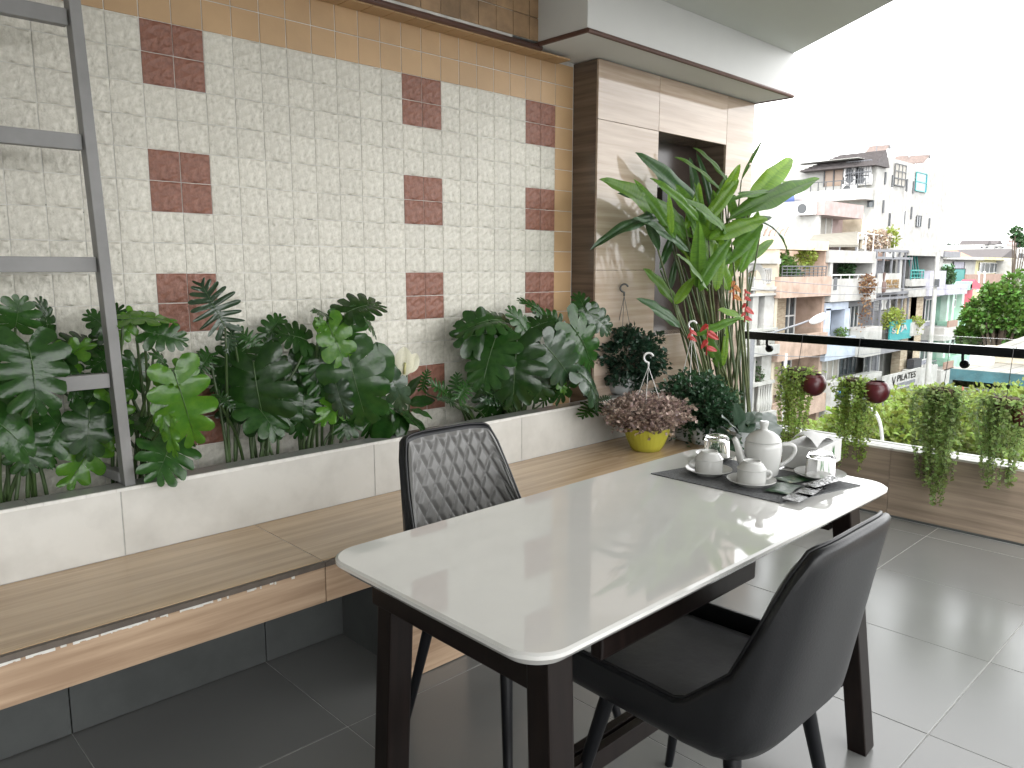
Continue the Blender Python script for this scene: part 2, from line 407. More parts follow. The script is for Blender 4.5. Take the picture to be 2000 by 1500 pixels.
MB().box(NX0, YC + .0125, NZ0 - .012, NX1, YC + ND, NZ0).build('niche_sill', m_col, co)
MB().box(NX0 - .01, YC + ND, NZ0 - .01, NX0 + .22, YC + ND + .01, NZ1 + .01).build('niche_back', m_col, co)
MB().box(NX0 + .22, YC + ND - .002, NZ0 - .01, NX1 + .01, YC + ND + .01, NZ1 + .01).build('niche_door', m_niche, co)
MB().box(NX0 + .21, YC + ND - .02, NZ0, NX0 + .23, YC + ND - .003, NZ1 - .002).build('door_jamb', mat('steel', (.45, .45, .46), .3, metal=.8), co)
MB().box(NX0 + .13, YC + .06, 1.60, NX0 + .21, YC + .18, 1.78).build('black_box', mat('black_plastic', (.012, .013, .016), .4), co, bevel=.004)

# parapet, glass and handrail
pa = thing('parapet', 'low balcony parapet clad in wood-look stone with a pale top', 'parapet wall', (PX, 0, 0))
MB().box(PX + .012, -5, 0, PXO - .012, YC - .002, .366).build('core', m_grout, pa)
ys = [-5, -3.8, -2.6, -1.4, -.2, 1.0, 1.55, YC - .003]
ys = [-5, -3.7, -2.4, -1.1, .2, 1.52, YC - .003]
for a, b in zip(ys[:-1], ys[1:]):
    MB().box(PX, a + .001, .012, PX + .012, b - .001, .367).build('face_slab', m_para, pa, bevel=.0008, seg=1)
    MB().box(PX - .001, a + .001, .3675, PXO, b - .001, .379).build('top_slab', mat('parapet_top', (.52, .48, .43), .35, var=.2, vs=7, wpos=True), pa, bevel=.001, seg=1)
MB().box(PX - .001, -5, 0, PX + .011, YC - .003, .0115).build('base_joint', m_dark, pa)
gl = thing('glass_railing', 'frameless glass balcony railing with a dark steel handrail', 'railing', (4.345, 0, .379))
ys = [-5, -3.2, -1.35, .52, YC - .005]
for a, b in zip(ys[:-1], ys[1:]):
    MB().box(4.34, a + .004, .379, 4.35, b - .004, 1.0).build('glass_pane', glassmat('clear_glass', (.97, .985, .98)), gl)
m_rail = mat('dark_polished_steel', (.022, .026, .028), .16, metal=.9, var=.4, vs=3)
MB().box(4.285, -5, .915, 4.325, YC - .001, .962).build('handrail', m_rail, gl, bevel=.004)
for yy in (at(1497, 665, x=4.3).y, at(1880, 690, x=4.3).y, -.6, -2.1):
    h = MB(); h.tube(bez((4.305, yy, .92), (4.305, yy, .88), (4.305, yy - .005, .862), (4.338, yy - .005, .862), 6), .007, 8)
    bk = h.build('bracket', m_rail, gl, smooth=40)
    MB().tube([(4.322, yy - .005, .862), (4.34, yy - .005, .862)], .022, 14).build('clamp_disc', m_rail, bk, smooth=40)

# grey steel trellis standing on the planter ledge
m_steel = mat('grey_painted_steel', (.24, .238, .235), .45, var=.18, vs=8, grime=.2)
tl = thing('steel_trellis', 'grey painted steel ladder trellis standing on the planter edge', 'trellis', (.68, YP + .03, ZL))
foot = Vector((.715, YP + .045, ZL)); top = Vector((.63, YP - .015, 2.62))
def on_post(z): t = (z - ZL) / (2.62 - ZL); return foot.lerp(top, t)
MB().bar(foot, top, .03, .048, up=Vector((0, 1, 0))).build('post', m_steel, tl, bevel=.002)
f2 = foot + Vector((-1.3, 0, 0)); MB().bar(f2, top + Vector((-1.3, 0, 0)), .03, .048, up=Vector((0, 1, 0))).build('post', m_steel, tl, bevel=.002)
for py, px in ((42, 150), (282, 185), (517, 212), (742, 230)):
    z = at(px, py, y=YP + .02).z; a = on_post(z) + Vector((-.019, .004, 0))
    MB().bar(a, a + Vector((-1.262, 0, 0)), .03, .042).build('crossbar', m_steel, tl, bevel=.002)
MB().bar(foot + Vector((-.005, .018, .02)), foot + Vector((-.03, .215, .02)), .03, .03).build('foot_bar', m_steel, tl, bevel=.002)
# ================================================================== table and chairs
TZ = .75; TX0, TX1, TY0, TY1 = .775, 2.195, .757, 1.388
m_top = mat('white_glazed_top', (.68, .675, .65), .035, var=.05, vs=4, spec=1., rough_var=.02, grime=.05)
m_leg = mat('dark_walnut', (.010, .006, .005), .36, col2=(.005, .003, .0025), vs=3, spec=.25, stretch=(20, 20, 1.5))
tb = thing('dining_table', 'white topped dining table with dark wooden splayed legs', 'table', ((TX0 + TX1) / 2, (TY0 + TY1) / 2, 0))
b = MB(); levels = ((.006, TZ), (0., TZ - .003), (0., TZ - .010), (.016, TZ - .026)); vs = []; fs = []
for ins, z in levels: vs += [(x, y, z) for x, y in rrect(TX0 + ins, TY0 + ins, TX1 - ins, TY1 - ins, .075 - ins, 10)]
n = len(vs) // len(levels)
for k in range(len(levels) - 1):
    for i in range(n): fs.append((k * n + i, k * n + (i + 1) % n, (k + 1) * n + (i + 1) % n, (k + 1) * n + i))
fs.append(tuple(range(n))[::-1]); fs.append(tuple(range((len(levels) - 1) * n, len(levels) * n)))
b.add(vs, fs).build('table_top', m_top, tb, smooth=12)
zt = TZ - .027
def leg(fx, fy, tx, ty, nm='leg'):
    MB().bar((fx, fy, 0), (tx, ty, zt), .052, .060, up=Vector((1, 0, 0))).build(nm, m_leg, tb, bevel=.005)
LX0, LX1 = TX0 + .10, TX1 - .17
for fx, tx in ((TX0 + .06, TX0 + .085), (TX1 - .105, TX1 - .20)):
    leg(fx, TY0 + .005, tx, TY0 + .055); leg(fx + (.055 if fx < 1 else 0), TY1 - .05, tx + (.045 if fx < 1 else 0), TY1 - .085)
    s = .30; xx = fx + (tx - fx) * s
    MB().box(xx - .02, TY0 + .05, .185, xx + .02, TY1 - .05, .235).build('end_rail', m_leg, tb, bevel=.003)
    MB().box(tx - .02, TY0 + .085, zt - .075, tx + .02, TY1 - .085, zt).build('apron', m_leg, tb, bevel=.003)
MB().box(TX0 + .115, (TY0 + TY1) / 2 - .03, .185, TX1 - .15, (TY0 + TY1) / 2 - .005, .235).build('stretcher', m_leg, tb, bevel=.003)
MB().box(TX0 + .115, (TY0 + TY1) / 2 + .005, .185, TX1 - .15, (TY0 + TY1) / 2 + .03, .235).build('stretcher', m_leg, tb, bevel=.003)
for yy in (TY0 + .10, TY1 - .13):
    MB().box(1.05, yy, zt - .11, 1.62, yy + .028, zt).build('apron', m_leg, tb, bevel=.006)

# ---- chairs: a bucket shell, a quilted inner face, four round tapered legs
m_leather = mat('black_leather', (.011, .0115, .013), .38, var=.12, vs=14, bump=.06, bs=220, spec=.4)
m_quilt = mat('grey_quilted_leather', (.16, .158, .152), .34, var=.1, vs=14, bump=.05, bs=220, spec=.5)
m_cleg = mat('black_powder_coat', (.004, .0045, .006), .4, spec=.25)
def superU(s, hw, yb, yf):
    """plan outline: s -1..1 runs front-left, round the back, front-right"""
    a = abs(s); sg = -1 if s < 0 else 1
    if a > .5:                                   # straight side
        t = (a - .5) / .5; return Vector((sg * hw * (1 - .06 * t), yb + .15 + (yf - yb - .15) * t))
    an = a / .5 * math.pi / 2; e = .50
    return Vector((sg * hw * math.sin(an) ** e, yb + .15 * (1 - math.cos(an) ** e)))
def make_shell():
    NS = 64; NT = 14
    half = [.5 * math.asin(min(1, k / 20) ** 2) / (math.pi / 2) for k in range(17)] + [.5 * math.asin((.8 + .2 * math.sin(R(90 * k / 4))) ** 2) / (math.pi / 2) for k in range(1, 5)]
    half = half + [.5 + .5 * k / 12 for k in range(1, 13)]; SS = [-x for x in half[:0:-1]] + half; NS = len(SS) - 1
    def rim(s):
        a = abs(s)
        hi, lo = .855, .505
        t = min(1, max(0, (a - .20) / .34)); t = t * t * (3 - 2 * t)
        return hi - .02 * (a / .35) ** 2 * (1 - t) + (lo - hi) * t + .0
    def pt(s, t, inset):
        z0 = .395 + .0; zr = rim(s); 
        z = z0 + (zr - z0) * t
        zz = max(0, z - .43)
        hw = .238 - .07 * zz
        c = 1.0
        if z < .47: c = 1 - .26 * ((.47 - z) / .075) ** 2.2       # tuck under
        p = superU(s, hw, -.245, .235)
        cen = Vector((0, -.01)); p = cen + (p - cen) * c
        back = max(0, (p.y * -1 + .02) / .25); back = min(1, back)
        q = Vector((p.x, p.y - .20 * zz * back, z))
        # inward offset
        if inset:
            d = Vector((cen.x - p.x, cen.y + .02 - p.y)); d = d.normalized() * inset; q.x += d.x * .9; q.y += d.y
        return q
    th = .027
    out = MB(); vs = []; fs = []
    cols = NS + 1
    prof = [(t / NT, 0) for t in range(NT + 1)] + [(1.016, th * .25), (1.02, th * .5), (1.012, th * .8)] + [(1 - t / NT, th) for t in range(0, NT - 1)]
    for t, ins in prof:
        for i in range(cols): vs.append(pt(SS[i], t, ins))
    for k in range(len(prof) - 1):
        for i in range(NS): fs.append((k * cols + i, k * cols + i + 1, (k + 1) * cols + i + 1, (k + 1) * cols + i))
    # end caps at the two front edges
    P = len(prof)
    fs.append(tuple(k * cols for k in range(P))); fs.append(tuple(k * cols + NS for k in range(P))[::-1])
    fs.append(tuple(range(cols)))                # underside
    out.add(vs, fs)
    shell = out.mesh('shell', m_leather, smooth=60)
    # seat cushion
    c = MB(); vs = []; fs = []
    rings = ((.0, .425, .88), (.0, .455, .93), (0, .470, .90), (0, .478, .72), (0, .474, .4), (0, .472, .05))
    for _, z, sc in rings:
        for i in range(cols):
            p = superU(SS[i], .222, -.235, .235); p = Vector((0, 0)) + (p - Vector((0, 0))) * sc
            vs.append((p.x, p.y, z))
    for k in range(len(rings) - 1):
        for i in range(NS): fs.append((k * cols + i, k * cols + i + 1, (k + 1) * cols + i + 1, (k + 1) * cols + i))
        fs.append((k * cols + NS, k * cols, (k + 1) * cols, (k + 1) * cols + NS))
    fs.append(tuple((len(rings) - 1) * cols + i for i in range(cols)))
    cush = c.add(vs, fs).mesh('seat_cushion', mat('seat_leather', (.085, .086, .088), .34, var=.15, vs=14, bump=.12, bs=40), smooth=True)  # lighter than the shell: light and sheen on the seat put into its colour
    # quilted pad on the inner back
    NQ, MQ = 120, 96; q = MB(); vs = []; fs = []
    for j in range(MQ + 1):
        for i in range(NQ + 1):
            u = i / NQ; v = j / MQ; w_ = -1 + 2 * u; s = math.copysign(.5 * math.asin(min(1, abs(w_) * .985) ** 2) / (math.pi / 2), w_)
            t0 = (.485 - .395) / (rim(s) - .395); t = t0 + (.99 - t0) * v
            a = (u * 8.0 + v * 4.0) % 1.0; bq = (u * 8.0 - v * 4.0) % 1.0
            d = min(min(a, 1 - a), min(bq, 1 - bq)); puff = min(1, d / .22); puff = puff ** .55
            e = min(u, 1 - u, v, 1 - v); ed = min(1, e / .03)
            p = pt(s, t, th + .004 + .012 * puff * ed); vs.append(p)
    for j in range(MQ):
        for i in range(NQ): fs.append((j * (NQ + 1) + i, j * (NQ + 1) + i + 1, (j + 1) * (NQ + 1) + i + 1, (j + 1) * (NQ + 1) + i))
    quilt = q.add(vs, fs).mesh('quilted_pad', m_quilt, smooth=True)
    pip = MB(); pip.tube([pt(SS[i], 1.018, th * .82) for i in range(NS + 1)], .0042, 6)
    piping = pip.mesh('piping', m_leather, smooth=True)
    legs = []
    for sx in (-1, 1):
        for sy in (-1, 1):
            l = MB(); l.tube([(sx * .15, sy * .15 - .01, .42), (sx * .222, sy * .232, .0)], [.0185, .0105], 14)
            legs.append(l.mesh('leg', m_cleg, smooth=50))
    fr = MB(); fr.bar((-.15, -.16, .395), (.15, .14, .395), .03, .012); fr.bar((-.15, .14, .396), (.15, -.16, .396), .03, .012)
    frame = fr.mesh('under_frame', m_cleg)
    return shell, cush, quilt, piping, legs, frame
SHELL = make_shell()
def chair(label, x, y, rz):
    t = thing('dining_chair', label, 'chair', (x, y, 0), rz, 'leather dining chairs at the table')
    sh, cu, qu, pi_, legs, fr = SHELL
    link('shell', sh, t, local=True); link('seat_cushion', cu, t, local=True)
    link('quilted_pad', qu, t, local=True); link('piping', pi_, t, local=True); link('under_frame', fr, t, local=True)
    for l in legs: link('leg', l, t, local=True)
    return t
chair('leather chair with its quilted back towards the bench', 1.425, 1.487, R(180 - 2))
chair('black leather chair seen from behind, pushed under the table front', 1.415, .862, R(0))

# ================================================================== tea things
m_china = mat('white_china', (.52, .52, .50), .12, var=.03, vs=4, spec=.5)
m_mat = mat('dark_woven_placemat', (.15, .155, .16), .75, var=.4, vs=120, bump=.5, bs=300)
pm = MB()
c1, c2, c3 = at(1271, 926, z=TZ), at(1525, 984, z=TZ), at(1681, 949, z=TZ)
ex = (c3 - c2); c4 = c1 + ex
pm.prism([(c1.x, c1.y), (c2.x, c2.y), (c3.x, c3.y), (c4.x, c4.y)], TZ + .0006, TZ + .0028)
tag(pm.build('placemat', m_mat), 'dark grey woven placemat under the tea set', 'placemat')
ZM = TZ + .0030
def saucer(px, py, r, label):
    c = at(px, py, z=ZM); t = thing('saucer', label, 'saucer', (c.x, c.y, ZM), 0, 'saucers of the tea set')
    prof = [(.001, .003), (r * .45, .003), (r * .5, 0), (r * .56, 0), (r * .62, .004), (r * .9, .012), (r, .0165), (r * .995, .0185), (r * .9, .0150), (r * .62, .0072), (r * .4, .0058), (.001, .0058)]
    MB().lathe(prof, 40).build('dish', m_china, t, smooth=50, local=True); return c
def cup(c, label, ang):
    t = thing('tea_cup', label, 'cup', (c.x, c.y, ZM + .0062), ang, 'upturned tea cups')
    r = .0385; h = .050
    prof = [(r, 0), (r * 1.005, .002), (r, .038), (r * 1.03, .0395), (r * 1.03, .0415), (r * .96, .0435), (r * .74, .0555), (r * .64, .0575), (r * .62, .0630), (r * .55, .0630), (r * .53, .0590), (.001, .0585)]
    prof_in = [(r * .93, 0), (r * .93, .038), (r * .8, .050), (.001, .0535)]
    MB().lathe(prof, 40).build('bowl', m_china, t, smooth=28, local=True)
    MB().lathe(prof_in, 32).build('inside', m_china, t, smooth=45, local=True)
    MB().tube(bez((r * .96, 0, .032), (r + .022, 0, .036), (r + .022, 0, .010), (r * .98, 0, .010), 10), .0042, 8).build('handle', m_china, t, smooth=True, local=True)
def tumbler(c, label):
    t = thing('glass_tumbler', label, 'glass', (c.x, c.y, ZM + .0062), 0, 'upturned glass tumblers')
    r = .0395; h = .069
    me_m = mat('tumbler_glass', (1, 1, 1), .0); g = me_m.node_tree.nodes['Principled BSDF']; g.inputs['Transmission Weight'].default_value = 1; g.inputs['IOR'].default_value = 1.45
    prof = [(r * .94, 0), (r, 0), (r * 1.0, .002), (r * .97, h * .8), (r * .90, h * .9), (r * .78, h), (r * .2, h), (.0008, h)]
    pin = [(.0008, h - .012), (r * .7, h - .012), (r * .84, h * .75), (r * .92, .002), (r * .94, 0)]
    MB().lathe(prof + pin, 40).build('glass_body', me_m, t, smooth=45, local=True)
ca = saucer(1384, 926, .066, 'white saucer under the upturned cup nearest the bench'); cup(ca, 'upturned white cup nearest the yellow pot, in front of a glass', R(120))
cb = saucer(1467, 947, .066, 'white saucer under the upturned cup in front of the teapot'); cup(cb, 'upturned white cup in front of the teapot, handle to the right', R(-40))
cc = saucer(1399, 896, .064, 'white saucer under the glass left of the teapot'); tumbler(cc, 'upturned clear glass left of the teapot')
cd = saucer(1601, 934, .070, 'white saucer under the glass by the tea sachets'); tumbler(cd, 'upturned clear glass right of the teapot')
# teapot
c = at(1488, 925, z=ZM); tp = thing('teapot', 'white china teapot with domed lid, spout and loop handle', 'teapot', (c.x, c.y, ZM), R(-43))
r = .0525
prof = [(.001, .002), (r * .8, .0), (r * .86, .004), (r * .93, .03), (r * .99, .06), (r, .082), (r * .97, .092), (r * .90, .097), (r * .84, .098)]
MB().lathe(prof, 48).build('body', m_china, tp, smooth=50, local=True)
lid = MB().lathe([(r * .93, .097), (r * .95, .100), (r * .92, .1035), (r * .78, .114), (r * .5, .124), (r * .22, .129), (.011, .131), (.0095, .136), (.0125, .146), (.013, .152), (.011, .155), (.001, .1555)], 40).build('lid', m_china, tp, smooth=40, local=True)
MB().tube(bez((-r * .82, 0, .03), (-r - .018, 0, .035), (-r - .010, 0, .075), (-r - .034, 0, .106), 12), [.017 - .0095 * i / 12 for i in range(13)], 14).build('spout', m_china, tp, smooth=True, local=True)
MB().tube(bez((r * .95, 0, .085), (r + .055, 0, .100), (r + .055, 0, .050), (r * .90, 0, .022), 16), [.0062] * 17, 10).build('handle', m_china, tp, smooth=True, local=True)
# tea sachets
m_foil = mat('silver_foil', (.26, .26, .26), .1, metal=1., var=.5, vs=60, bump=.8, bs=55)
m_green = mat('dark_green_sachet', (.012, .05, .018), .3, var=.0, col2=(.14, .15, .05), vs=55, contrast=(.3, .42), bump=.2, bs=50)
def sachet(px, py, L, Wd, ang, m, label, z=0, grp='tea sachets'):
    c = at(px, py, z=ZM); b = MB(); nx, ny = 14, 6; rr = random.Random(int(px * 7 + py)); vs = []; fs = []
    for side in (1, -1):
        for i in range(nx + 1):
            for j in range(ny + 1):
                u = i / nx; v = j / ny; e = min(u / .10, (1 - u) / .10, 1); ev = math.sin(math.pi * v) ** .5
                z_ = side * .0026 * e * ev * (1 + rr.uniform(-.28, .28)) + (.0016 * math.sin(i * 2.6) if e < .8 else 0) + side * .0002
                vs.append(((u - .5) * L, (v - .5) * Wd * (1 + (.04 * math.sin(u * 9))), z_ + .0045))
        k = (0 if side == 1 else (nx + 1) * (ny + 1))
        for i in range(nx):
            for j in range(ny): fs.append((k + i * (ny + 1) + j, k + (i + 1) * (ny + 1) + j, k + (i + 1) * (ny + 1) + j + 1, k + i * (ny + 1) + j + 1))
    o = b.add(vs, fs).build('tea_sachet', m, None, smooth=50)
    o.location = (c.x, c.y, ZM - .0005 + z); o.rotation_euler = (0, rr.uniform(-.02, .02), ang)
    tag(o, label, 'tea sachet', grp); return o
sachet(1530, 956, .115, .062, R(10), m_green, 'dark green tea sachet beside the right-hand cup')
sachet(1556, 938, .11, .06, R(-20), mat('green_sachet_b', (.02, .06, .022), .3, col2=(.25, .25, .16), vs=60, contrast=(.3, .45)), 'dark green sachet lying behind the silver ones', .001)
sachet(1572, 969, .175, .048, R(2), m_foil, 'silver foil sachet at the front edge of the heap', .004)
sachet(1590, 960, .165, .045, R(8), m_foil, 'silver foil sachet lying across the middle of the heap', .009)
sachet(1608, 953, .15, .042, R(-6), m_foil, 'silver foil sachet nearest the right-hand glass', .014)
# paper box and leaflet behind the pot
c = at(1585, 905, z=ZM)
bx = thing('tissue_box', 'white cardboard tissue box with green leaf print behind the teapot', 'box', (c.x, c.y, ZM), R(4)); bx.scale = (1.5, 1.5, 1.5)
m_card = mat('white_card', (.50, .50, .485), .5, var=.03)
MB().box(-.065, -.035, 0, .065, .035, .046).build('carton', m_card, bx, bevel=.001, local=True)
for k, (x0, s) in enumerate(((-.05, 1), (-.022, -1), (.008, 1), (.03, -1))):
    b = MB(); vs = [(x0 + s * .010 * math.sin(math.pi * t / 6) * (1 if q == 0 else .2) + .006 * t / 6 * s, -.0354, .006 + .034 * t / 6) for t in range(7) for q in (0, 1)]
    fs = [(2 * i, 2 * i + 1, 2 * i + 3, 2 * i + 2) for i in range(6)]
    b.add(vs, fs).build('leaf_print', mat('green_print', (.06, .17, .06), .5, var=.4, vs=30), bx, local=True)
b = MB(); vs = []; fs = []
for i in range(9):
    for j in range(5):
        u, v = i / 8, j / 4; vs.append((-.055 + .085 * u, -.03 + .055 * v, .047 + .022 * (1 - u) * (math.sin(v * 3)) + .012 * math.sin(u * 3.2)))
for i in range(8):
    for j in range(4): fs.append((i * 5 + j, i * 5 + 5 + j, i * 5 + 6 + j, i * 5 + 1 + j))
b.add(vs, fs).build('tissue', m_card, bx, smooth=True, local=True)
# ================================================================== plants
m_mon = mat('monstera_leaf', (.024, .074, .013), .2, col2=(.014, .050, .010), vs=9, rnd=.35, translucent=.22, spec=.5, bump=.08, bs=25)
m_monb = mat('monstera_young_leaf', (.085, .21, .018), .18, col2=(.05, .155, .015), vs=9, rnd=.15, translucent=.25, spec=.5, bump=.08, bs=25)
m_mong = mat('silvery_sheen_leaf', (.030, .066, .030), .22, col2=(.02, .046, .02), vs=9, rnd=.15, translucent=.1, spec=.7, bump=.08, bs=25)  # greyish sheen of the leaves put into the base colour
m_pet = mat('green_stalk', (.050, .090, .025), .4, var=.4, vs=20)
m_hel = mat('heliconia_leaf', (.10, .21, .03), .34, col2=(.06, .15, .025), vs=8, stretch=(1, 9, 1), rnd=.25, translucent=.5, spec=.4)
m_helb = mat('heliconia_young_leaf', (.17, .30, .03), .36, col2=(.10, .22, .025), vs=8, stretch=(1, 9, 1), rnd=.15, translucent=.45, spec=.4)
m_held = mat('heliconia_shaded_leaf', (.045, .105, .035), .3, col2=(.028, .075, .028), vs=8, stretch=(1, 9, 1), rnd=.2, translucent=.35, spec=.45)  # darker copy of the heliconia leaf, with shade put into its colour
m_hst = mat('heliconia_stem', (.10, .125, .045), .45, var=.5, vs=12)

def monstera_mesh(name, m, seed, nf=5, cut=.45, gap=.42, wid=.62, droop=.25, fold=.10, base_back=60, tipang=68, wave=.03):
    rnd = random.Random(seed); b = MB(); NI, NJ = 5, 8
    for side in (-1, 1):
        for k in range(nf):
            vs = []; gk = gap * rnd.uniform(.6, 1.25); lk = rnd.uniform(.9, 1.06); ph = rnd.uniform(-1, 1); cutk = cut * rnd.uniform(.8, 1.25)
            if k == 0: gk *= .6
            for i in range(NI + 1):
                for j in range(NJ + 1):
                    t = i / NI; v = j / NJ
                    tt = t
                    if v > cutk: tt = .5 + (t - .5) * (1 - gk * ((v - cutk) / (1 - cutk)) ** .7)
                    ve = v * (1 - .16 * (2 * t - 1) ** 2 * v) * lk
                    u = (k + tt) / nf
                    a = R(-base_back + (base_back + tipang) * u ** .8)
                    w = wid * (.62 + .62 * u - 1.02 * u * u) if u > .1 else wid * (.50 + 1.7 * u - 1.0 * u * u)
                    w = max(w, .13)
                    x = side * w * ve * math.cos(a); y = .03 + .80 * u + w * ve * math.sin(a)
                    z = -droop * max(0, y) ** 2 + fold * abs(x) - (fold * 1.2 + droop * .8) * x * x + wave * ph * v * math.sin(t * 3.14) + rnd.uniform(-.004, .004)
                    vs.append((x, y, z))
            fs = [(i * (NJ + 1) + j, (i + 1) * (NJ + 1) + j, (i + 1) * (NJ + 1) + j + 1, i * (NJ + 1) + j + 1) for i in range(NI) for j in range(NJ)]
            b.add(vs, fs)
    # raised midrib
    nb = len(b.f)
    b.tube([(0, .8 * t / 8 + .02, -droop * (.8 * t / 8) ** 2 + .004) for t in range(9)], [.0065 - .0006 * t for t in range(9)], 5)
    me = bpy.data.meshes.new(name); me.from_pydata(b.v, [], b.f)
    for pp in list(me.polygons)[nb:]: pp.material_index = 1
    bm = bmesh.new(); bm.from_mesh(me)
    bmesh.ops.remove_doubles(bm, verts=bm.verts, dist=.004); bmesh.ops.recalc_face_normals(bm, faces=bm.faces); bm.to_mesh(me); bm.free()
    me.materials.append(m); me.materials.append(mat('leaf_midrib', (.07, .13, .04), .4))
    for p in me.polygons: p.use_smooth = True
    return me
def blade_mesh(name, m, seed, wid=.2, droop=.2, fold=.25, wave=.02, tear=0, tip=.75, n=22, pet=.0):
    rnd = random.Random(seed); b = MB(); vs = []; fs = []; NV = 4
    for i in range(n + 1):
        u = i / n
        prof = (math.sin(math.pi * min(1, u ** tip)) ** .62) if 0 < u < 1 else .03
        w = wid * max(.02, prof)
        for j in range(-NV, NV + 1):
            v = j / NV; ww = w * abs(v)
            x = ww * (1 if v > 0 else -1) * .97; 
            z = -droop * u * u + fold * ww - fold * 2.2 * ww * ww / max(wid, .01) * .5 + wave * v * v * math.sin(u * 17 + seed + (2 if v > 0 else 0)) * (1 if prof > .3 else .2)
            vs.append((x, u + .10 * abs(v) * w / max(wid, .01) * .3, z))
    c = 2 * NV + 1
    tears = [(rnd.randrange(4, n - 3), rnd.choice((-1, 1))) for _ in range(tear)]
    for i in range(n):
        for j in range(2 * NV):
            if any(i == ti and ((ts < 0 and j < NV - 1) or (ts > 0 and j > NV)) for ti, ts in tears): continue
            fs.append((i * c + j, (i + 1) * c + j, (i + 1) * c + j + 1, i * c + j + 1))
    b.add(vs, fs)
    b.tube([(0, t / 10, -droop * (t / 10) ** 2 - .004) for t in range(11)], [.012 - .001 * t for t in range(11)], 5)
    return b.mesh(name, m, smooth=True)
MON = [monstera_mesh('monstera_leaf', m_mon, s, nf, c, g, w, d, f) for s, nf, c, g, w, d, f in
       ((1, 6, .50, .27, .62, .30, .12), (2, 6, .56, .20, .68, .20, .06), (3, 7, .46, .32, .58, .45, .18), (4, 5, .62, .16, .70, .25, .10))]
MONB = [monstera_mesh('monstera_leaf', m_monb, s, nf, c, g, w, d, f) for s, nf, c, g, w, d, f in
        ((5, 5, .45, .36, .50, .30, .15), (6, 5, .52, .25, .52, .2, .1))]
MONG = [monstera_mesh('monstera_leaf', m_mong, s, nf, c, g, w, d, f) for s, nf, c, g, w, d, f in
        ((7, 6, .62, .18, .62, .30, .12), (8, 5, .65, .16, .62, .45, .12))]
PIN = [monstera_mesh('pinnate_leaf', m_mong, 9, 9, .14, .62, .52, .22, .12, 62, 60), monstera_mesh('pinnate_leaf', m_mon, 10, 8, .16, .6, .5, .2, .12, 60, 60)]
PLAIN = [monstera_mesh('heart_leaf', m_mon, 12, 4, .97, .0, .55, .3, .1, 55, 60), monstera_mesh('heart_leaf', m_mong, 13, 4, .97, 0, .6, .3, .1, 55, 60)]
LANCE = [blade_mesh('lance_leaf', m_mon, 3, .19, .3, .25, .015)]
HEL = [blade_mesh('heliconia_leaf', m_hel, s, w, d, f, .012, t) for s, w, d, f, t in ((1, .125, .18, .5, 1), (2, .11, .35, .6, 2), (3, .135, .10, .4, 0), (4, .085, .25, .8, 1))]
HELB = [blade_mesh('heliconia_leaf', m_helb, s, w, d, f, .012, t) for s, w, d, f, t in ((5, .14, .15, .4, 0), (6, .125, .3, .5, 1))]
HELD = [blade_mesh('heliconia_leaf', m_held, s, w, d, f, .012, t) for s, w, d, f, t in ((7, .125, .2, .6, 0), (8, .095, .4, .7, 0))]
TOCAM = lambda p: (CAM - p).normalized()
def put_leaf(name, me, a, b_, parent, face=.6, ws=1., roll=0., zs=1., up=None):
    a = Vector(a); b_ = Vector(b_); L = (b_ - a).length; y = (b_ - a).normalized()
    n = TOCAM((a + b_) / 2) * face + (up or Vector((.25, -.15, .9))) * (1 - face)
    n = (n - y * n.dot(y)).normalized(); x = y.cross(n).normalized()
    q = Matrix((x, y, n)).transposed()
    q = q @ Matrix.Rotation(roll, 3, 'Y')
    o = bpy.data.objects.new(name, me); COL.objects.link(o); o.parent = parent
    M = Matrix.Translation(a - wloc(parent)) @ q.to_4x4() @ Matrix.Diagonal((L * ws, L, L * zs, 1))
    o.matrix_local = M
    return o
def stalk(parent, a, b_, r0=.007, r1=.004, bend=.3, m=None, name='stalk', seg=8):
    a = Vector(a); b_ = Vector(b_); h = (b_ - a).length
    c1 = a + Vector((0, 0, h * .5)) + (b_ - a) * .1; c2 = b_ + Vector((0, 0, -h * bend * .3)) - (b_ - a) * .2
    pts = bez(a, c1, c2, b_, seg)
    return MB().tube(pts, [r0 + (r1 - r0) * i / seg for i in range(seg + 1)], 7).build(name, m or m_pet, parent, smooth=True)
SOILZ = .61; YS = 2.52
def bed_plant(name, label, cat, rootpx, leaves, group=None):
    """leaves: (mesh, attach px, py, y, tip px, py, y, facing, width scale, stalk?)"""
    root = at(rootpx, 880, y=YS); root.z = SOILZ - .02
    t = thing(name, label, cat, root, 0, group); k = 0
    for lf in leaves:
        me, ax, ay, aY, tx, ty, tY = lf[:7]; face = lf[7] if len(lf) > 7 else .6; ws = lf[8] if len(lf) > 8 else 1.; st = lf[9] if len(lf) > 9 else True
        A = at(ax, ay, y=aY); B = at(tx, ty, y=tY)
        put_leaf(me.name.split('.')[0], me, A, B, t, face * .85, ws * 1.12, random.uniform(-.45, .45), 1.5)
        if st:
            r = root + Vector((random.uniform(-.07, .07), random.uniform(-.03, .03), 0))
            stalk(t, r, A, .0062, .0035)
    return t
random.seed(21)
M, B_, G_ = MON, MONB, MONG
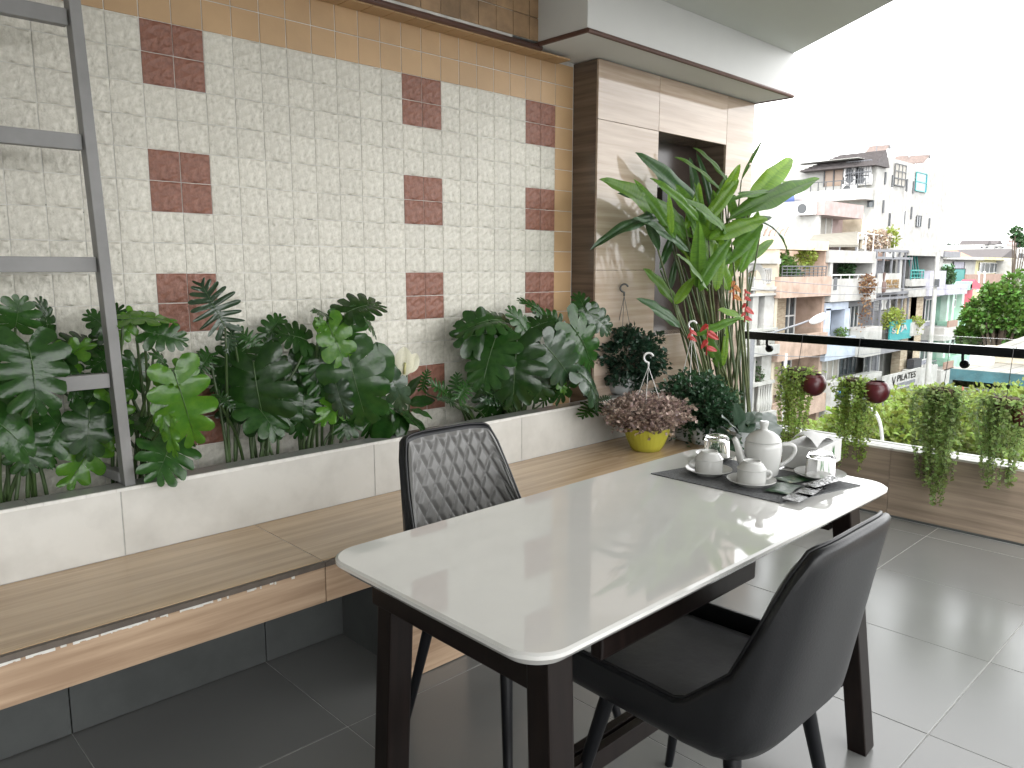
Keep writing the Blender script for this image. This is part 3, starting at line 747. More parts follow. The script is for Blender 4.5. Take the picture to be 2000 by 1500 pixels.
bed_plant('monstera_plant', 'large dark monstera at the far left behind the trellis', 'plant', 40, [
    (M[1], 52, 668, 2.30, 95, 808, 2.22, .55, 1.15), (M[3], 30, 640, 2.45, 40, 585, 2.40, .7, 1.2), (M[0], 92, 655, 2.48, 98, 585, 2.44, .4, .7),
    (PLAIN[0], -20, 815, 2.28, 92, 885, 2.25, .75, 1.0), (M[0], 130, 690, 2.50, 195, 640, 2.55, .4, 1.0), (M[2], 120, 700, 2.5, 175, 760, 2.42, .5, 1.),
    (M[1], -30, 700, 2.45, -40, 600, 2.4, .6, 1.1), (M[0], 10, 720, 2.40, -30, 800, 2.3, .6, 1.1), (M[2], 205, 740, 2.54, 150, 800, 2.46, .4, 1.), (M[0], 60, 860, 2.5, 120, 900, 2.44, .4, .8),
    (M[1], 20, 760, 2.5, 60, 830, 2.46, .4, 1.0)], 'monsteras in the planter')
bed_plant('monstera_plant', 'monstera with glossy bright hanging leaves just right of the trellis post', 'plant', 262, [
    (B_[0], 338, 722, 2.34, 398, 888, 2.28, .85, .95), (B_[1], 240, 625, 2.40, 352, 606, 2.36, .45, .8), (B_[0], 262, 610, 2.44, 240, 668, 2.38, .7, .8), (M[0], 282, 648, 2.40, 372, 660, 2.34, .55, .9),
    (B_[1], 342, 718, 2.36, 414, 752, 2.32, .6, .8), (M[2], 300, 690, 2.42, 350, 720, 2.40, .6, .8), (M[0], 215, 650, 2.52, 180, 605, 2.5, .5, 1.1), (M[2], 205, 670, 2.54, 230, 590, 2.52, .6, .9),
    (M[1], 225, 690, 2.52, 175, 715, 2.48, .5, 1.0), (M[0], 265, 700, 2.5, 262, 780, 2.44, .6, .9), (B_[0], 325, 800, 2.36, 335, 905, 2.32, .7, .45), (M[2], 232, 745, 2.5, 195, 800, 2.46, .5, .8),
    (B_[1], 318, 745, 2.37, 322, 850, 2.31, .6, .55)], 'monsteras in the planter')
bed_plant('philodendron', 'philodendron with one deeply cut grey-green leaf standing against the tiles', 'plant', 470, [
    (PIN[0], 440, 640, 2.44, 385, 536, 2.46, .75, 1.05), (PIN[1], 470, 650, 2.52, 520, 690, 2.46, .5, .9), (PIN[1], 410, 690, 2.52, 380, 740, 2.48, .5, .9), (PIN[0], 455, 640, 2.46, 440, 690, 2.42, .7, .8),
    (PIN[1], 425, 770, 2.44, 462, 800, 2.38, .6, .8), (PIN[1], 500, 690, 2.55, 540, 650, 2.5, .5, .8)])
bed_plant('monstera_plant', 'dark drooping monstera between the philodendron and the middle clump', 'plant', 520, [
    (M[0], 495, 705, 2.44, 512, 868, 2.36, .75, .95), (M[2], 480, 680, 2.50, 415, 745, 2.46, .5, 1.), (M[1], 600, 665, 2.46, 545, 640, 2.46, .8, 1.25), (M[3], 560, 700, 2.52, 590, 770, 2.48, .6, 1.),
    (M[0], 520, 660, 2.54, 555, 610, 2.52, .5, .9), (M[2], 545, 720, 2.55, 560, 800, 2.5, .6, .9), (M[1], 470, 740, 2.55, 455, 830, 2.5, .6, 1.), (M[3], 430, 720, 2.57, 400, 680, 2.55, .6, 1.)], 'monsteras in the planter')
bed_plant('monstera_plant', 'tall monstera in the middle with a spread leaf above a bright young one', 'plant', 615, [
    (M[0], 675, 612, 2.40, 748, 570, 2.36, .55, 1.2), (M[2], 672, 616, 2.42, 690, 708, 2.38, .8, 1.0), (B_[1], 640, 630, 2.42, 690, 742, 2.33, .7, .75), (B_[0], 622, 622, 2.42, 640, 665, 2.4, .7, .7),
    (M[3], 680, 690, 2.38, 716, 838, 2.30, .75, .85), (LANCE[0], 735, 668, 2.42, 762, 772, 2.36, .7, 1.5), (G_[1], 765, 738, 2.42, 797, 800, 2.36, .7, .8), (M[0], 622, 680, 2.46, 628, 745, 2.40, .7, .9),
    (M[1], 640, 615, 2.46, 622, 600, 2.4, .4, .9), (G_[0], 655, 745, 2.40, 672, 820, 2.34, .8, .7), (M[2], 700, 620, 2.5, 752, 640, 2.46, .6, .9), (LANCE[0], 745, 700, 2.45, 790, 735, 2.4, .6, 1.4), (M[0], 585, 740, 2.52, 570, 810, 2.48, .6, .9),
    (M[2], 720, 760, 2.48, 745, 850, 2.40, .6, .9)], 'monsteras in the planter')
pl_lily = bed_plant('peace_lily', 'low leafy peace lily with two white spathes beside the middle monstera', 'plant', 775, [
    (LANCE[0], 770, 800, 2.46, 856, 828, 2.36, .45, 1.3), (LANCE[0], 800, 790, 2.5, 850, 770, 2.46, .5, 1.2), (LANCE[0], 770, 800, 2.48, 735, 850, 2.38, .5, 1.2), (LANCE[0], 780, 800, 2.5, 770, 852, 2.38, .4, 1.3),
    (LANCE[0], 790, 780, 2.52, 812, 730, 2.5, .5, 1.), (LANCE[0], 760, 790, 2.5, 735, 750, 2.5, .5, 1.2), (LANCE[0], 800, 800, 2.48, 842, 800, 2.4, .4, 1.3), (LANCE[0], 770, 800, 2.46, 800, 855, 2.36, .4, 1.2)])
m_spathe = mat('white_spathe', (.70, .69, .56), .45, var=.1, vs=20, translucent=.3)
spm = blade_mesh('spathe', m_spathe, 2, .32, .1, .5, 0, 0, .8)
for ax, ay, tx, ty in ((787, 735, 790, 678), (795, 728, 814, 690)):
    A = at(ax, ay, y=2.46); put_leaf('spathe', spm, A, at(tx, ty, y=2.45), pl_lily, .8, 1.1)
    stalk(pl_lily, pl_lily.location, A, .004, .003)
    MB().tube([A + Vector((0, -.008, .01)), A + Vector((.004, -.012, .055))], [.006, .004], 7).build('spadix', mat('spadix', (.42, .40, .18), .7), pl_lily, smooth=True)
bed_plant('philodendron', 'small cut-leaf philodendron low in front of the bare tiles', 'plant', 930, [
    (PIN[1], 880, 780, 2.46, 848, 735, 2.42, .6, .8), (PIN[1], 890, 775, 2.46, 892, 722, 2.46, .7, .9), (PIN[1], 895, 780, 2.42, 925, 735, 2.42, .6, .9), (PIN[0], 885, 785, 2.4, 858, 770, 2.38, .5, .8),
    (PIN[1], 825, 760, 2.5, 835, 715, 2.5, .7, .8), (PIN[1], 900, 790, 2.44, 920, 805, 2.4, .5, .8)], 'small philodendrons')
bed_plant('monstera_plant', 'dense dark monstera clump beside the stone column', 'plant', 1010, [
    (M[3], 965, 650, 2.44, 900, 655, 2.42, .7, 1.1), (M[1], 968, 660, 2.40, 935, 752, 2.34, .75, 1.0), (M[0], 1010, 665, 2.38, 1000, 795, 2.30, .8, .95), (M[2], 985, 628, 2.44, 918, 602, 2.40, .4, .9),
    (M[0], 1030, 655, 2.40, 1012, 596, 2.38, .5, .9), (M[2], 1060, 618, 2.44, 1040, 573, 2.42, .5, .7), (G_[0], 1062, 672, 2.32, 1140, 752, 2.22, .7, .9), (G_[1], 1130, 728, 2.28, 1208, 778, 2.18, .65, .8),
    (M[0], 1112, 632, 2.34, 1190, 722, 2.24, .6, .85), (M[2], 1148, 628, 2.36, 1140, 570, 2.36, .6, 1.2), (G_[0], 1150, 612, 2.36, 1212, 648, 2.28, .6, .8), (B_[0], 1085, 735, 2.34, 1110, 768, 2.28, .6, .8),
    (M[1], 1040, 640, 2.42, 1090, 615, 2.36, .4, 1.), (M[0], 1080, 640, 2.38, 1130, 660, 2.30, .4, 1.), (M[1], 1040, 700, 2.42, 1060, 790, 2.36, .6, 1.), (M[3], 960, 690, 2.48, 955, 780, 2.42, .7, .9), (M[0], 1090, 690, 2.42, 1120, 790, 2.34, .5, 1.),
    (M[2], 1100, 650, 2.40, 1075, 600, 2.38, .5, 1.), (M[3], 1000, 640, 2.5, 955, 690, 2.46, .7, 1.1)], 'monsteras in the planter')
bed_plant('philodendron', 'small cut-leaf philodendron sprouting under the dark clump by the chair top', 'plant', 985, [
    (PIN[1], 985, 790, 2.44, 950, 745, 2.4, .6, .8), (PIN[1], 990, 790, 2.42, 1012, 755, 2.38, .6, .9), (PIN[0], 975, 780, 2.42, 945, 775, 2.38, .6, .7), (PIN[1], 1060, 785, 2.42, 1090, 750, 2.36, .6, .9)], 'small philodendrons')
bed_plant('philodendron', 'small fern-like philodendron spilling over the planter beside the yellow pot', 'plant', 1160, [
    (PIN[1], 1170, 790, 2.36, 1135, 800, 2.3, .5, .8), (PIN[0], 1165, 785, 2.36, 1195, 770, 2.3, .6, .9), (PIN[1], 1165, 790, 2.36, 1150, 760, 2.3, .6, .9), (PIN[1], 1170, 790, 2.34, 1200, 805, 2.28, .5, .8)], 'small philodendrons')

# darker leaves filling the bed behind
random.seed(88)
beds = [o for o in bpy.data.objects if o.name.startswith('monstera_plant')]
for o in beds:
    rx = o.location.x
    for k in range(5):
        A = Vector((rx + random.uniform(-.22, .22), random.uniform(2.44, 2.56), random.uniform(.80, 1.06))); d = Vector((random.uniform(-.12, .12), random.uniform(-.08, .0), random.uniform(-.16, .06)))
        if d.length < .08: d.z = -.12
        put_leaf('monstera_leaf', random.choice(MON + MONB[:1]), A, A + d.normalized() * random.uniform(.13, .19), o, .55, random.uniform(.95, 1.25), random.uniform(-.5, .5), 1.6)
        if k % 2: stalk(o, Vector((rx + random.uniform(-.08, .08), 2.53, SOILZ - .02)), A, .006, .0035)
# ---- heliconia clump in front of the column
he = thing('heliconia_clump', 'tall heliconia clump with red flowers in front of the stone column', 'plant', (3.81, 2.2, 0))
MB().lathe([(.001, .01), (.13, .01), (.14, 0), (.145, .005), (.18, .36), (.195, .365), (.195, .385), (.175, .385), (.165, .33), (.001, .33)], 36).build('pot', mat('charcoal_planter_pot', (.05, .05, .05), .5), he, smooth=40, local=True)
H, HB, HD = HEL, HELB, HELD
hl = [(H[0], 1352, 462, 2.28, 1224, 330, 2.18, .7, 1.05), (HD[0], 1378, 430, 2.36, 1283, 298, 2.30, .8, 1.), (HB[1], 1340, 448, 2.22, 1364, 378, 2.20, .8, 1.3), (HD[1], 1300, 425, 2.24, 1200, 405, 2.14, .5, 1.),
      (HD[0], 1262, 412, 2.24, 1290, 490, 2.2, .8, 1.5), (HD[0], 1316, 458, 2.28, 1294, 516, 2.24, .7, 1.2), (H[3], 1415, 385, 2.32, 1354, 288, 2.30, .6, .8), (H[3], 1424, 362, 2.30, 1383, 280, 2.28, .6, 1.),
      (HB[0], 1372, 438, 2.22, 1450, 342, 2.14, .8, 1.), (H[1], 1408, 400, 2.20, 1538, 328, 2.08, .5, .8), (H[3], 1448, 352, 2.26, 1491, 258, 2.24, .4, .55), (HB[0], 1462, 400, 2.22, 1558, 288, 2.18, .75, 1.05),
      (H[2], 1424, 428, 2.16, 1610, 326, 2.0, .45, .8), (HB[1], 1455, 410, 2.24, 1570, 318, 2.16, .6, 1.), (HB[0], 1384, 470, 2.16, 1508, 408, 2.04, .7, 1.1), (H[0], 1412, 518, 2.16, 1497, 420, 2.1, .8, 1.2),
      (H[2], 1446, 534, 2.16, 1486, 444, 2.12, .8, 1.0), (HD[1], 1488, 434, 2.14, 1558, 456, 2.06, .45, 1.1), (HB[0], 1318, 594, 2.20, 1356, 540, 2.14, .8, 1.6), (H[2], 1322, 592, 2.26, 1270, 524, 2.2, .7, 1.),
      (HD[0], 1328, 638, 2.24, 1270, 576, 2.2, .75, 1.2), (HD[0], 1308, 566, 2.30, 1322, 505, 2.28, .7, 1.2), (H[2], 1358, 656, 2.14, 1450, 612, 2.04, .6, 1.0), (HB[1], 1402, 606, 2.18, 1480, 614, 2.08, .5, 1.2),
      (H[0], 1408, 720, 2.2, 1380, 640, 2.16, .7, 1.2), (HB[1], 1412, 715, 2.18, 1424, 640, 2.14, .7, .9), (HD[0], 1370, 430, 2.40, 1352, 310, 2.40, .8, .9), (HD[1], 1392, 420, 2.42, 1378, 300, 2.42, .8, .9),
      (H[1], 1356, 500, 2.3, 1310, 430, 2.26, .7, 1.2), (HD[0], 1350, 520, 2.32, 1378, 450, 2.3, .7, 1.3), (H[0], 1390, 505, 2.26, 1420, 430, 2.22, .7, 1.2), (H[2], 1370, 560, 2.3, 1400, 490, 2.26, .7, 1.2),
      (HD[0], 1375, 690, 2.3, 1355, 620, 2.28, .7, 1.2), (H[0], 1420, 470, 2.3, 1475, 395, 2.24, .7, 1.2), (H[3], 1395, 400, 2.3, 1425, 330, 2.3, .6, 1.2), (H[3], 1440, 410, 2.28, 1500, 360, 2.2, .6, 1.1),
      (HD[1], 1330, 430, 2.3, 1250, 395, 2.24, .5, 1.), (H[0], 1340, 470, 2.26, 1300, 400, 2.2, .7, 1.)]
random.seed(77)
for k in range(12):
    ax = random.uniform(1290, 1450); ay = random.uniform(420, 560); an = R(random.uniform(30, 150)) ; ln = random.uniform(70, 125)
    if ax < 1340: an = R(random.uniform(80, 150))
    if ax > 1410: an = R(random.uniform(25, 90))
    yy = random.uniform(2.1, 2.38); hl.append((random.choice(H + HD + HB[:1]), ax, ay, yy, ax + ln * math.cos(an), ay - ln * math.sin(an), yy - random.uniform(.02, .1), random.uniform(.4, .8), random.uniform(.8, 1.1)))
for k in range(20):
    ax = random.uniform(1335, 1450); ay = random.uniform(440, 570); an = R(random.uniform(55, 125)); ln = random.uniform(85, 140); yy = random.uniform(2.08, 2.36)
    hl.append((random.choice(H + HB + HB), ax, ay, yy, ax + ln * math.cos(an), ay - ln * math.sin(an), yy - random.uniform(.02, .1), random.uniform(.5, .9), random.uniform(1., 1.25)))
random.seed(5)
for k, (me, ax, ay, aY, tx, ty, tY, fc, ws) in enumerate(hl):
    A = at(ax, ay, y=aY); put_leaf('leaf', me, A, at(tx, ty, y=tY), he, fc * .9, ws * .74, random.uniform(-.2, .2))
    q = Vector((random.uniform(3.70, 3.92), random.uniform(2.12, 2.3), .34))
    if k >= 38: continue
    pts = bez(q, q.lerp(A, .3) + Vector((random.uniform(-.04, .04), 0, .03)), q.lerp(A, .7) + Vector((random.uniform(-.04, .04), 0, .02)), A, 10)
    MB().tube(pts, [.0085 - .005 * i / 10 for i in range(11)], 7).build('stem', m_hst, he, smooth=True)
for k in range(9):
    q = Vector((random.uniform(3.70, 3.92), random.uniform(2.12, 2.3), .34))
    A = at(1290 + 22 * k, random.uniform(470, 560), y=2.28)
    MB().tube(bez(q, q.lerp(A, .33), q.lerp(A, .66) + Vector((.02, 0, 0)), A, 8), [.0095 - .005 * i / 8 for i in range(9)], 7).build('stem', mat('green_stem', (.07, .12, .035), .4, var=.4, vs=15), he, smooth=True)
m_red = mat('red_bract', (.34, .015, .03), .35, col2=(.42, .06, .03), vs=14, translucent=.12)
m_org = mat('dry_orange_bract', (.48, .20, .05), .5, var=.4, vs=14, translucent=.2)
brm = blade_mesh('bract', m_red, 2, .16, .25, 1.4, 0, 0, .5); bro = blade_mesh('bract', m_org, 2, .16, .25, 1.4, 0, 0, .5)
for px, py, s, mm in ((1378, 655, 1.1, brm), (1452, 605, .7, brm), (1452, 572, .4, brm), (1345, 648, .45, brm), (1430, 562, .7, bro)):
    c = at(px, py, y=2.10); fl_ = MB()
    ax = [c + Vector((.012 * math.sin(i * 3.1), -.01, .05 * s - .035 * s * i)) for i in range(5)]
    fl_.tube(ax, .0035, 6); fo = fl_.build('flower', m_red, he, smooth=True)
    for i in range(4):
        d = RGT * ((1 if i % 2 else -1) * random.uniform(.035, .055) * s) + Vector((0, -.015, random.uniform(-.05, -.005) * s))
        put_leaf('bract', mm, ax[i], ax[i] + d, he, .7, 1.7, random.uniform(-.4, .4))

# ---- small-leaved pot plants
def leafcloud(n, c, rx, ry, rz, size, seed, aspect=.45, trail=0., shell=.35, up=.2, zmin=None):
    rnd = random.Random(seed); b = MB(); c = Vector(c)
    for _ in range(n):
        d = Vector((rnd.gauss(0, 1), rnd.gauss(0, 1), rnd.gauss(0, 1))).normalized(); r = rnd.uniform(shell, 1) ** .6
        r *= 1 + .25 * math.sin(d.x * 5 + seed) * math.sin(d.y * 4 + d.z * 6)
        p = c + Vector((d.x * rx * r, d.y * ry * r, d.z * rz * r))
        if trail and rnd.random() < .4: p.z -= rnd.random() ** 2 * trail
        if zmin is not None and p.z < zmin: p.z = zmin + rnd.random() * .04
        y = (d + Vector((rnd.gauss(0, .6), rnd.gauss(0, .6), rnd.gauss(0, .6) + up))).normalized()
        nn = Vector((rnd.gauss(0, .6), rnd.gauss(0, .6), 1)); nn = (nn - y * nn.dot(y)).normalized(); x = y.cross(nn)
        s = size * rnd.uniform(.6, 1.25); w = s * aspect
        b.add([p, p + y * s * .5 + x * w + nn * s * .08, p + y * s - nn * s * .1, p + y * s * .5 - x * w + nn * s * .08], [(0, 1, 2), (0, 2, 3)])
    return b
def twigs(n, c, rx, ry, rz, root, seed, r=.0018):
    rnd = random.Random(seed); b = MB(); c = Vector(c)
    for _ in range(n):
        d = Vector((rnd.gauss(0, 1), rnd.gauss(0, 1), rnd.gauss(.2, 1))).normalized()
        b.tube(bez(root, Vector(root) + Vector((0, 0, rz * .5)), c + Vector((d.x * rx * .6, d.y * ry * .6, d.z * rz * .4)), c + Vector((d.x * rx * .95, d.y * ry * .95, d.z * rz * .95)), 5), [r, r, r * .9, r * .8, r * .6, r * .4], 5)
    return b
m_box = mat('small_dark_leaf', (.020, .050, .026), .32, var=.2, vs=8, island=.45, translucent=.15)
m_box2 = mat('small_green_leaf', (.030, .075, .032), .35, var=.2, vs=8, island=.45, translucent=.2)
m_pinkleaf = mat('pink_variegated_leaf', (.46, .33, .30), .45, col2=(.15, .12, .09), vs=60, island=.55, translucent=.15)
m_twig = mat('brown_twig', (.07, .045, .03), .7)
m_wpot = mat('white_plastic_pot', (.55, .57, .57), .4, var=.05, vs=5)
m_ypot = mat('yellow_plastic_pot', (.42, .40, .045), .35, var=.08, vs=5)
m_clear = mat('clear_white_plastic', (.62, .62, .60), .25)
m_grey_hook = mat('grey_plastic_hook', (.10, .10, .10), .4)
def hook(parent, c, zrim, r, ztop, m, size=.022, drop=None):
    c = Vector(c)
    top = Vector((c.x, c.y, ztop))
    pts = [top + RGT * (size * math.cos(a)) + Vector((0, 0, size + size * math.sin(a))) for a in [R(-90 + 15 * k) for k in range(0, 0)]]
    ring = [top + Vector((0, 0, -.02)), top] + [top + RGT * (-size * math.sin(R(18 * k)) * 1.0) + Vector((0, 0, size * (1 - math.cos(R(18 * k))))) for k in range(1, 15)]
    MB().tube(ring, [.0052] * len(ring), 8).build('hook', m, parent, smooth=True)
    for k in range(3):
        a = R(90 + 120 * k); e = Vector((c.x + r * math.cos(a), c.y + r * math.sin(a), zrim))
        MB().tube([top + Vector((0, 0, -.02)), e], .0016, 5).build('hanger_wire', m, parent)
def pot(name, label, px, py, z, r, h, m_p, foliage, ribs=0, y=None, hookz=None, hm=None, hs=.022, offs=None):
    c = at(px, py, z=z) if y is None else at(px, py, y=y)
    t = thing(name, label, 'potted plant', (c.x, c.y, z if y is None else c.z))
    prof = [(.001, .004), (r * .52, .004), (r * .55, 0), (r * .60, .002), (r * .74, h * .25), (r * .88, h * .6), (r * .97, h * .95), (r * 1.03, h * .96), (r * 1.03, h), (r * .95, h), (r * .85, h * .8), (.001, h * .8)]
    MB().lathe(prof, 96 if ribs else 36, ribs=ribs, ribamp=.012 if ribs else 0).build('pot', m_p, t, smooth=40, local=True)
    MB().lathe([(r * .93, h * .93), (r * .5, h * .97), (.001, h * .98)], 20).build('soil', m_soil, t, local=True)
    root = Vector((c.x, c.y, t.location.z + h * .9))
    foliage(t, root)
    if hookz: hook(t, (c.x, c.y, 0), t.location.z + h * .97, r, hookz, hm or m_clear, hs)
    return t
def fol_box(rx, rz, n, size, seed, m, dz=0, dx=0, trail=0., asp=.42, tm=None, dens=30):
    def f(t, root):
        c = root + Vector((0, 0, dz)) + RGT * dx
        twigs(dens, c, rx, rx, rz, root, seed).build('twigs', tm or m_twig, t, smooth=True, kind='stuff')
        leafcloud(n, c, rx, rx * .9, rz, size, seed, asp, trail).build('foliage', m, t, kind='stuff')
    return f
zh1 = at(1212, 575, y=2.24).z
pot('potted_shrub', 'dark small-leaved shrub in a white hanging pot on the planter edge', 1215, 768, ZL + .002, .095, .095, m_wpot, fol_box(.19, .15, 3200, .028, 31, m_box, .10, .03), hookz=zh1, hm=m_grey_hook, hs=.02)
zh2 = at(1255, 710, y=2.12).z
pot('potted_shrub', 'pink-leaved trailing plant in a ribbed yellow pot on the bench', 1262, 878, ZB, .112, .112, m_ypot, fol_box(.215, .072, 4200, .018, 32, m_pinkleaf, .085, .0, trail=.05, asp=.6), ribs=36, hookz=zh2, hm=m_clear, hs=.022)
zh3 = at(1333, 640, y=2.2).z
pot('potted_shrub', 'bushy green pot plant in a white hanging pot right of the yellow pot', 1345, 858, ZB, .10, .095, m_wpot, fol_box(.20, .15, 3400, .025, 33, m_box2, .10, .03, trail=.10), hookz=zh3, hm=m_clear, hs=.02)
pot('potted_shrub', 'small-leaved green plant in a pale pot behind the left glass', 1372, 866, ZB, .08, .09, m_wpot, fol_box(.14, .13, 2000, .024, 34, m_box2, .09, .03, trail=.12))
# broad-leaved plant behind the teapot
c = at(1455, 880, z=ZB); zz = thing('rubber_plant', 'broad dark-leaved pot plant behind the teapot', 'potted plant', (c.x, c.y, ZB))
MB().lathe([(.05, 0), (.075, .10), (.08, .10), (.072, .09), (.001, .085)], 30).build('pot', m_wpot, zz, smooth=40, local=True)
lm = blade_mesh('leaf', mat('dark_broad_leaf', (.012, .036, .018), .3, var=.2, vs=10, rnd=.25, translucent=.1), 4, .21, .12, .3, .01)
lg = blade_mesh('leaf', mat('sheen_broad_leaf', (.030, .058, .034), .42, spec=.2, var=.2, vs=10, rnd=.2, translucent=.1), 5, .21, .12, .3, .01)  # greyer copy of the leaf: its pale reflection put into the colour
rb = Vector((c.x, c.y, ZB + .09))
for k, (ax, ay, tx, ty, g) in enumerate(((1470, 845, 1530, 825, 0), (1478, 838, 1528, 852, 0), (1450, 840, 1440, 790, 1), (1462, 830, 1478, 796, 1), (1440, 845, 1420, 808, 0), (1430, 855, 1410, 838, 1), (1450, 850, 1470, 800, 1), (1485, 835, 1512, 800, 0),
        (1425, 862, 1400, 870, 1), (1470, 850, 1520, 870, 0), (1460, 856, 1420, 880, 1), (1490, 850, 1522, 838, 0), (1445, 860, 1425, 850, 1), (1500, 860, 1540, 880, 0))):
    A = at(ax, ay, y=c.y - .02 + .02 * (k % 3)); put_leaf('leaf', lg if g else lm, A, at(tx, ty, y=c.y - .05 + .03 * (k % 4)), zz, .55, 1.15, random.uniform(-.4, .4))
    stalk(zz, rb, A, .004, .003)

# ---- trailing baskets hung from the handrail
m_trail = mat('trailing_button_leaf', (.27, .35, .10), .4, var=.2, vs=8, island=.4, translucent=.6)
m_trail2 = mat('trailing_dark_leaf', (.21, .28, .10), .4, var=.2, vs=8, island=.4, translucent=.55)
m_ball = mat('maroon_glazed_ball', (.085, .012, .016), .3, var=.3, vs=8)
m_wire = mat('black_wire', (.02, .02, .02), .5)
def basket(label, px, py, wid, toppy, botpy, ball, seed, m, ydx=0):
    X = 4.235; c = at(px, toppy + 14, x=X); bot = at(px, botpy, x=X)
    t = thing('hanging_basket', label, 'hanging plant', (c.x, c.y, c.z), 0, 'trailing baskets hung on the handrail')
    rnd = random.Random(seed); b = MB(); sc = wid / 330.
    MB().lathe([(.001, -.05), (.03, -.045), (.05, -.02), (.055, .02), (.048, .02), (.001, .01)], 20).build('basket', mat('coir', (.09, .06, .035), .9, var=.4, vs=60, bump=.5, bs=80), t, local=True, smooth=50)
    wt = Vector((4.283, c.y, .965)); pts = [wt, Vector((4.262, c.y, .93)), c + Vector((0, 0, .03))]
    MB().tube([c + Vector((0, 0, .0)), Vector((4.27, c.y, .90)), Vector((4.280, c.y, .966)), Vector((4.305, c.y, .9655)), Vector((4.329, c.y, .966)), Vector((4.329, c.y, .94))], .0016, 5).build('hanging_wire', m_wire, t, smooth=True)
    st = MB(); H = c.z - bot.z
    for k in range(70 + 12 * seed % 40):
        a = rnd.uniform(0, 6.283); r0 = sc * rnd.uniform(.1, .5); ln = H * (.12 + 1.1 * rnd.random() ** 1.5)
        rr_ = r0 * rnd.uniform(.8, 1.5); p = c + Vector((r0 * .6 * math.cos(a), r0 * .6 * math.sin(a), .03))
        side = Vector((rr_ * math.cos(a), rr_ * math.sin(a), 0)); N = max(4, int(ln / .0125)); cur = []
        for i in range(N + 1):
            u = i / N; f = min(1, u * 4); q = c + side * (.5 + .5 * f) * (1 - .5 * u) + Vector((rnd.gauss(0, .003), rnd.gauss(0, .003), .045 * math.sin(min(1, u * 3) * 3.14) * (1 - u) - ln * u)); cur.append(q)
            for _ in range(2):
                y = Vector((rnd.gauss(0, 1) + math.cos(a), rnd.gauss(0, 1) + math.sin(a), rnd.gauss(-.3, .6))).normalized(); nn = Vector((rnd.gauss(0, .7), rnd.gauss(0, .7), 1)); nn = (nn - y * nn.dot(y)).normalized(); x = y.cross(nn)
                s = rnd.uniform(.014, .024); b.add([q, q + y * s * .5 + x * s * .48, q + y * s, q + y * s * .5 - x * s * .48], [(0, 1, 2), (0, 2, 3)])
        st.tube(cur, .0011, 3, cap=False)
    b.build('foliage', m, t, kind='stuff'); st.build('trailing_stems', m_pet, t, kind='stuff')
    if ball:
        bc = at(ball[0], ball[1], x=X + .01); r = ball[2] / 330.
        MB().lathe([(.001, -r)] + [(r * math.cos(R(-90 + 12 * k)), r * math.sin(R(-90 + 12 * k))) for k in range(1, 13)] + [(r * .82, r * .62), (r * .5, r * .55), (.001, r * .5)], 28, bc).build('coconut_pot', m_ball, t, smooth=40)
    return t
basket('leafy trailing basket nearest the column, with a maroon pot at its right', 1557, 700, 82, 712, 872, (1589, 750, 23), 1, m_trail)
basket('second trailing basket from the column, its maroon pot hanging clear at the right', 1668, 730, 80, 732, 888, (1712, 764, 22), 2, m_trail)
basket('third trailing basket from the column, sparse and long with dark stems', 1842, 740, 86, 752, 945, None, 3, m_trail2)
basket('rightmost trailing basket, cut by the picture edge', 1965, 760, 90, 770, 925, (2003, 812, 20), 4, m_trail2)
# ================================================================== the street beyond
GZ = -8.2; YH = 17.0
m_ground = mat('asphalt', (.06, .06, .06), .9, var=.3, vs=.6, wpos=True)
struct(MB().box(-400, -600, GZ - 1, 1500, 900, GZ).build('ground', m_ground))
def P(name, c, **k): return mat(name, c, k.pop('rough', .8), var=k.pop('var', .14), vs=k.pop('vs', 1.1), wpos=True, grime=k.pop('grime', .45), **k)
m_hw = P('house_white', (.40, .40, .385)); m_hpink = P('house_pink', (.42, .31, .25), stretch=(3, 3, .5), grime=.6); m_hblue = P('house_pale_blue', (.42, .48, .58)); m_hcream = P('house_cream', (.56, .49, .38))
m_hgrey = P('house_grey', (.24, .24, .26)); m_hlil = P('house_lilac', (.40, .40, .47)); m_mint = P('house_mint', (.30, .52, .40)); m_hyel = P('house_yellow', (.60, .56, .32))
m_mauve = P('house_mauve', (.40, .31, .30)); m_hbrick = P('house_brick', (.28, .19, .15)); m_stone = mat('stone_cladding', (.44, .38, .28), .8, col2=(.26, .20, .14), vs=2.2, stretch=(1.2, 1.2, 5), wpos=True, bump=.5, bs=6)
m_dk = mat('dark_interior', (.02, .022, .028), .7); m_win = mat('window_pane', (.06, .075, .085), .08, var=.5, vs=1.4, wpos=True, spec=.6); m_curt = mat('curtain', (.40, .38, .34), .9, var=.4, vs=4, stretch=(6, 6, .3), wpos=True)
m_frame = mat('white_frame', (.58, .58, .57), .5); m_dframe = mat('dark_frame', (.06, .065, .07), .5); m_sgrey = mat('grey_steelwork', (.15, .155, .17), .5, var=.2, vs=3)
m_roof = mat('dark_roof_tile', (.085, .075, .075), .75, var=.3, vs=5, wpos=True); m_teal = mat('teal_sign', (.02, .25, .26), .4); m_teals = mat('teal_shutter', (.02, .22, .20), .5)
m_yelw = P('yellow_wall', (.62, .42, .05), grime=.2); m_tin = mat('tin_roof', (.25, .235, .21), .5, var=.3, vs=1, wpos=True, grime=.4); m_redt = mat('red_gable', (.45, .05, .08), .6); m_steelw = mat('stainless', (.55, .56, .58), .3, metal=.7)
def rc(pl, pt, pr, pb, y): a = at(pl, pt, y=y); b = at(pr, pb, y=y); return a.x, b.x, b.z, a.z
